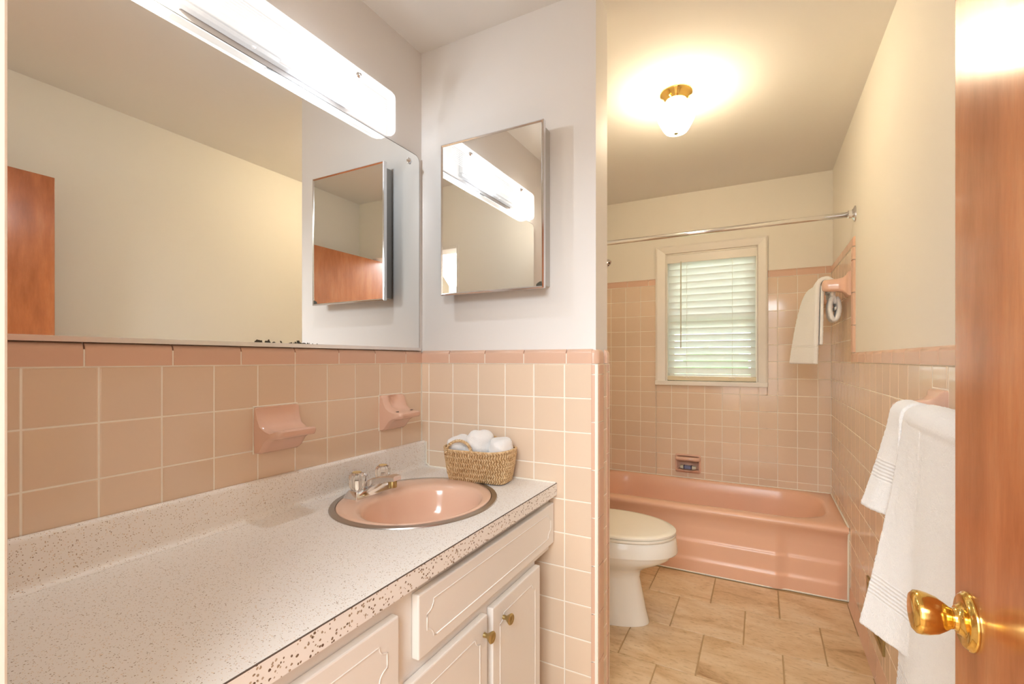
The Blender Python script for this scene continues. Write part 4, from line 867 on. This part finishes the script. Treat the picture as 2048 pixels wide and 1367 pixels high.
def weave():
    bm = bmesh.new(); NR, NC = 12, 72; loops = [resample(bloop((k) / NR, 0.001), NC * 2) for k in range(NR + 1)]
    for r_ in range(NR):
        for c in range(NC):
            # herringbone: strands lean alternately from row to row
            lean = 1 if (r_ % 2 == 0) else -1; i = (2 * c + (r_ % 2)) % (NC * 2); j = (i + lean + NC * 2) % (NC * 2)
            a, b = loops[r_][i], loops[r_ + 1][j]; a2, b2 = loops[r_][(i + 2) % (NC * 2)], loops[r_ + 1][(j + 2) % (NC * 2)]
            mid = (a + b) / 2; nrm = (b - a).cross(a2 - a); nrm.normalize(); 
            cen = bpt(0, 0, mid.z)
            if nrm.dot(mid - cen) < 0: nrm = -nrm
            wv = (a2 - a) * 0.40; h = nrm * 0.0026; o_ = (a2 - a) * 0.1
            vs_ = [bm.verts.new(p) for p in (a + o_, a + o_ + wv * 1.9, b + o_ + wv * 1.9, b + o_, a.lerp(b, 0.12) + o_ + wv * 0.5 + h, a.lerp(b, 0.12) + o_ + wv * 1.4 + h, a.lerp(b, 0.88) + o_ + wv * 1.4 + h, a.lerp(b, 0.88) + o_ + wv * 0.5 + h)]
            for f in ((4, 5, 6, 7), (0, 1, 5, 4), (1, 2, 6, 5), (2, 3, 7, 6), (3, 0, 4, 7)): bm.faces.new([vs_[q] for q in f])
    return fixn(bm)
tag(obj('weave', weave(), STRAW, bk), None, None, None, 'stuff')
obj('rim_band', tube([p for p in bloop(1.0)] + [bloop(1.0)[0]], 0.0036, 6), STRAW, bk)
def rope(path, r_, turns):
    bm = bmesh.new(); path = [Vector(p) for p in path]
    for ph in (0, math.pi):
        Q = []
        for i, p in enumerate(path):
            d = (path[min(i + 1, len(path) - 1)] - path[max(i - 1, 0)]).normalized(); u = d.cross(Vector((0, 1, 0.1))).normalized(); v = d.cross(u); a = ph + turns * 2 * math.pi * i / len(path); Q.append(p + (u * math.cos(a) + v * math.sin(a)) * r_ * 0.6)
        tube(Q, r_ * 0.75, 6, bm)
    return bm
for side, x0, lean in ((-1, -0.045, 0.004), (1, 0.012, -0.006)):
    pts = []
    for k in range(41):
        a = math.pi * k / 40; x = (0.046 * -math.cos(a)); z = 0.046 * math.sin(a) ** 0.85
        pts.append(bpt(x0 + x, side * 0.068 * (1 - 0.12 * math.sin(a)), BZ + BH * 0.99 + z - 0.012))
    obj('handle', rope(pts, 0.0044, 9), STRAW, bk, smooth=True)
def rolled(name, label, c, rx, ry, rz, rot, seed, tilt=0.0):
    """soft rolled washcloth: lumpy rounded roll with a spiral end"""
    rnd = random.Random(seed); bm = bmesh.new(); bmesh.ops.create_icosphere(bm, subdivisions=4, radius=1)
    p1, p2 = rnd.uniform(0, 6), rnd.uniform(0, 6)
    for v in bm.verts:
        x, y, z = v.co; k = (abs(x) ** 3 + abs(y) ** 3 + abs(z) ** 3) ** (-1 / 3); x, y, z = x * k, y * k, z * k
        n = 1 + 0.08 * math.sin(3 * x + p1) * math.cos(4 * y + p2) + 0.04 * math.sin(9 * z + p2 + 3 * x)
        q = Vector((x * rx * n, y * ry * n, z * rz * n)); q.rotate(Matrix.Rotation(tilt, 3, 'Y')); q.rotate(Matrix.Rotation(rot, 3, 'Z')); v.co = Vector(c) + q
    o = obj(name, bm, TERRY_S, None, smooth=True); tx = bpy.data.textures.new('pile', 'CLOUDS'); tx.noise_scale = 0.005; dp = o.modifiers.new('pile', 'DISPLACE'); dp.texture = tx; dp.strength = 0.003
    return tag(o, label, 'towel', 'rolled towels in the basket')
rolled('rolled_towel', 'white rolled washcloth at the left end of the basket', bpt(-0.077, 0.002, BZ + 0.096), 0.034, 0.048, 0.042, BROT + 0.1, 1)
rolled('rolled_towel', 'white rolled washcloth standing highest in the middle of the basket', bpt(-0.002, 0.006, BZ + 0.104), 0.039, 0.050, 0.056, BROT - 0.15, 2)
rolled('rolled_towel', 'white rolled washcloth at the right end of the basket', bpt(0.075, 0.000, BZ + 0.096), 0.036, 0.050, 0.046, BROT + 0.05, 3, 0.1)

# ------------------------------------------------------------------ wall register and door
vt = thing('wall_register', 'small brass-coloured vent grille low on the tiled wall behind the towel', 'vent', (XR, sum(VENT[:2]) / 2, VENT[2]))
REG = mat('register_metal', lin(176, 150, 96), 0.4, 0.6)
y0, y1, z0, z1 = VENT
for a in ((y0, y1, z0, z0 + 0.018), (y0, y1, z1 - 0.018, z1), (y0, y0 + 0.02, z0 + 0.018, z1 - 0.018), (y1 - 0.02, y1, z0 + 0.018, z1 - 0.018)): obj('frame_bar', box(XR - 0.007, XR + 0.004, *a, 0.001), REG, vt)
obj('duct_back', box(XR + 0.002, XR + 0.004, y0 + 0.01, y1 - 0.01, z0 + 0.01, z1 - 0.01), DARK, vt)
for k in range(9):
    z = z0 + 0.028 + k * 0.0145; bm = bmesh.new(); bx(bm, XR - 0.006, XR + 0.001, y0 + 0.02, y1 - 0.02, z, z + 0.002); bmesh.ops.rotate(bm, verts=bm.verts, cent=(XR - 0.002, 0, z), matrix=Matrix.Rotation(R(35), 3, 'Y')); obj('louvre', bm, REG, vt)
do = thing('bathroom_door', 'reddish brown wooden door standing open at the right edge of the view', 'door', (DX + 0.018, 0.46, 0.0))
obj('leaf', box(DX, DX + 0.035, 0.065, 0.805, 0.012, 1.917, 0.0015), WOOD, do)
KY, KZ = 0.7555, 0.8755
kn = obj('knob', lathe([(0.0, -0.0560), (0.014, -0.0562), (0.021, -0.0550), (0.0248, -0.0515), (0.0255, -0.047), (0.0245, -0.040), (0.0215, -0.031), (0.0165, -0.0235), (0.0125, -0.0185), (0.0118, -0.0155), (0.0135, -0.013), (0.0150, -0.010), (0.0150, -0.006)], (DX, KY, KZ), 'x', 48), BRASS, do, auto=60)
obj('rosette', lathe([(0.0335, 0.0), (0.0340, -0.002), (0.0330, -0.0035), (0.0315, -0.004), (0.0305, -0.0065), (0.0285, -0.0078), (0.0225, -0.0072), (0.0180, -0.009), (0.0155, -0.013)], (DX, KY, KZ), 'x', 56), BRASS, do, auto=50)
obj('rosette_screw', lathe([(0.0032, 0), (0.003, -0.002), (0, -0.0024)], (DX - 0.0055, KY + 0.020, KZ - 0.014), 'x', 10), BRASS, do)
for z in (0.25, 1.70): obj('hinge', lathe([(0.006, 0), (0.006, 0.085)], (DX + 0.040, 0.068, z), 'z', 12), BRASS, do)
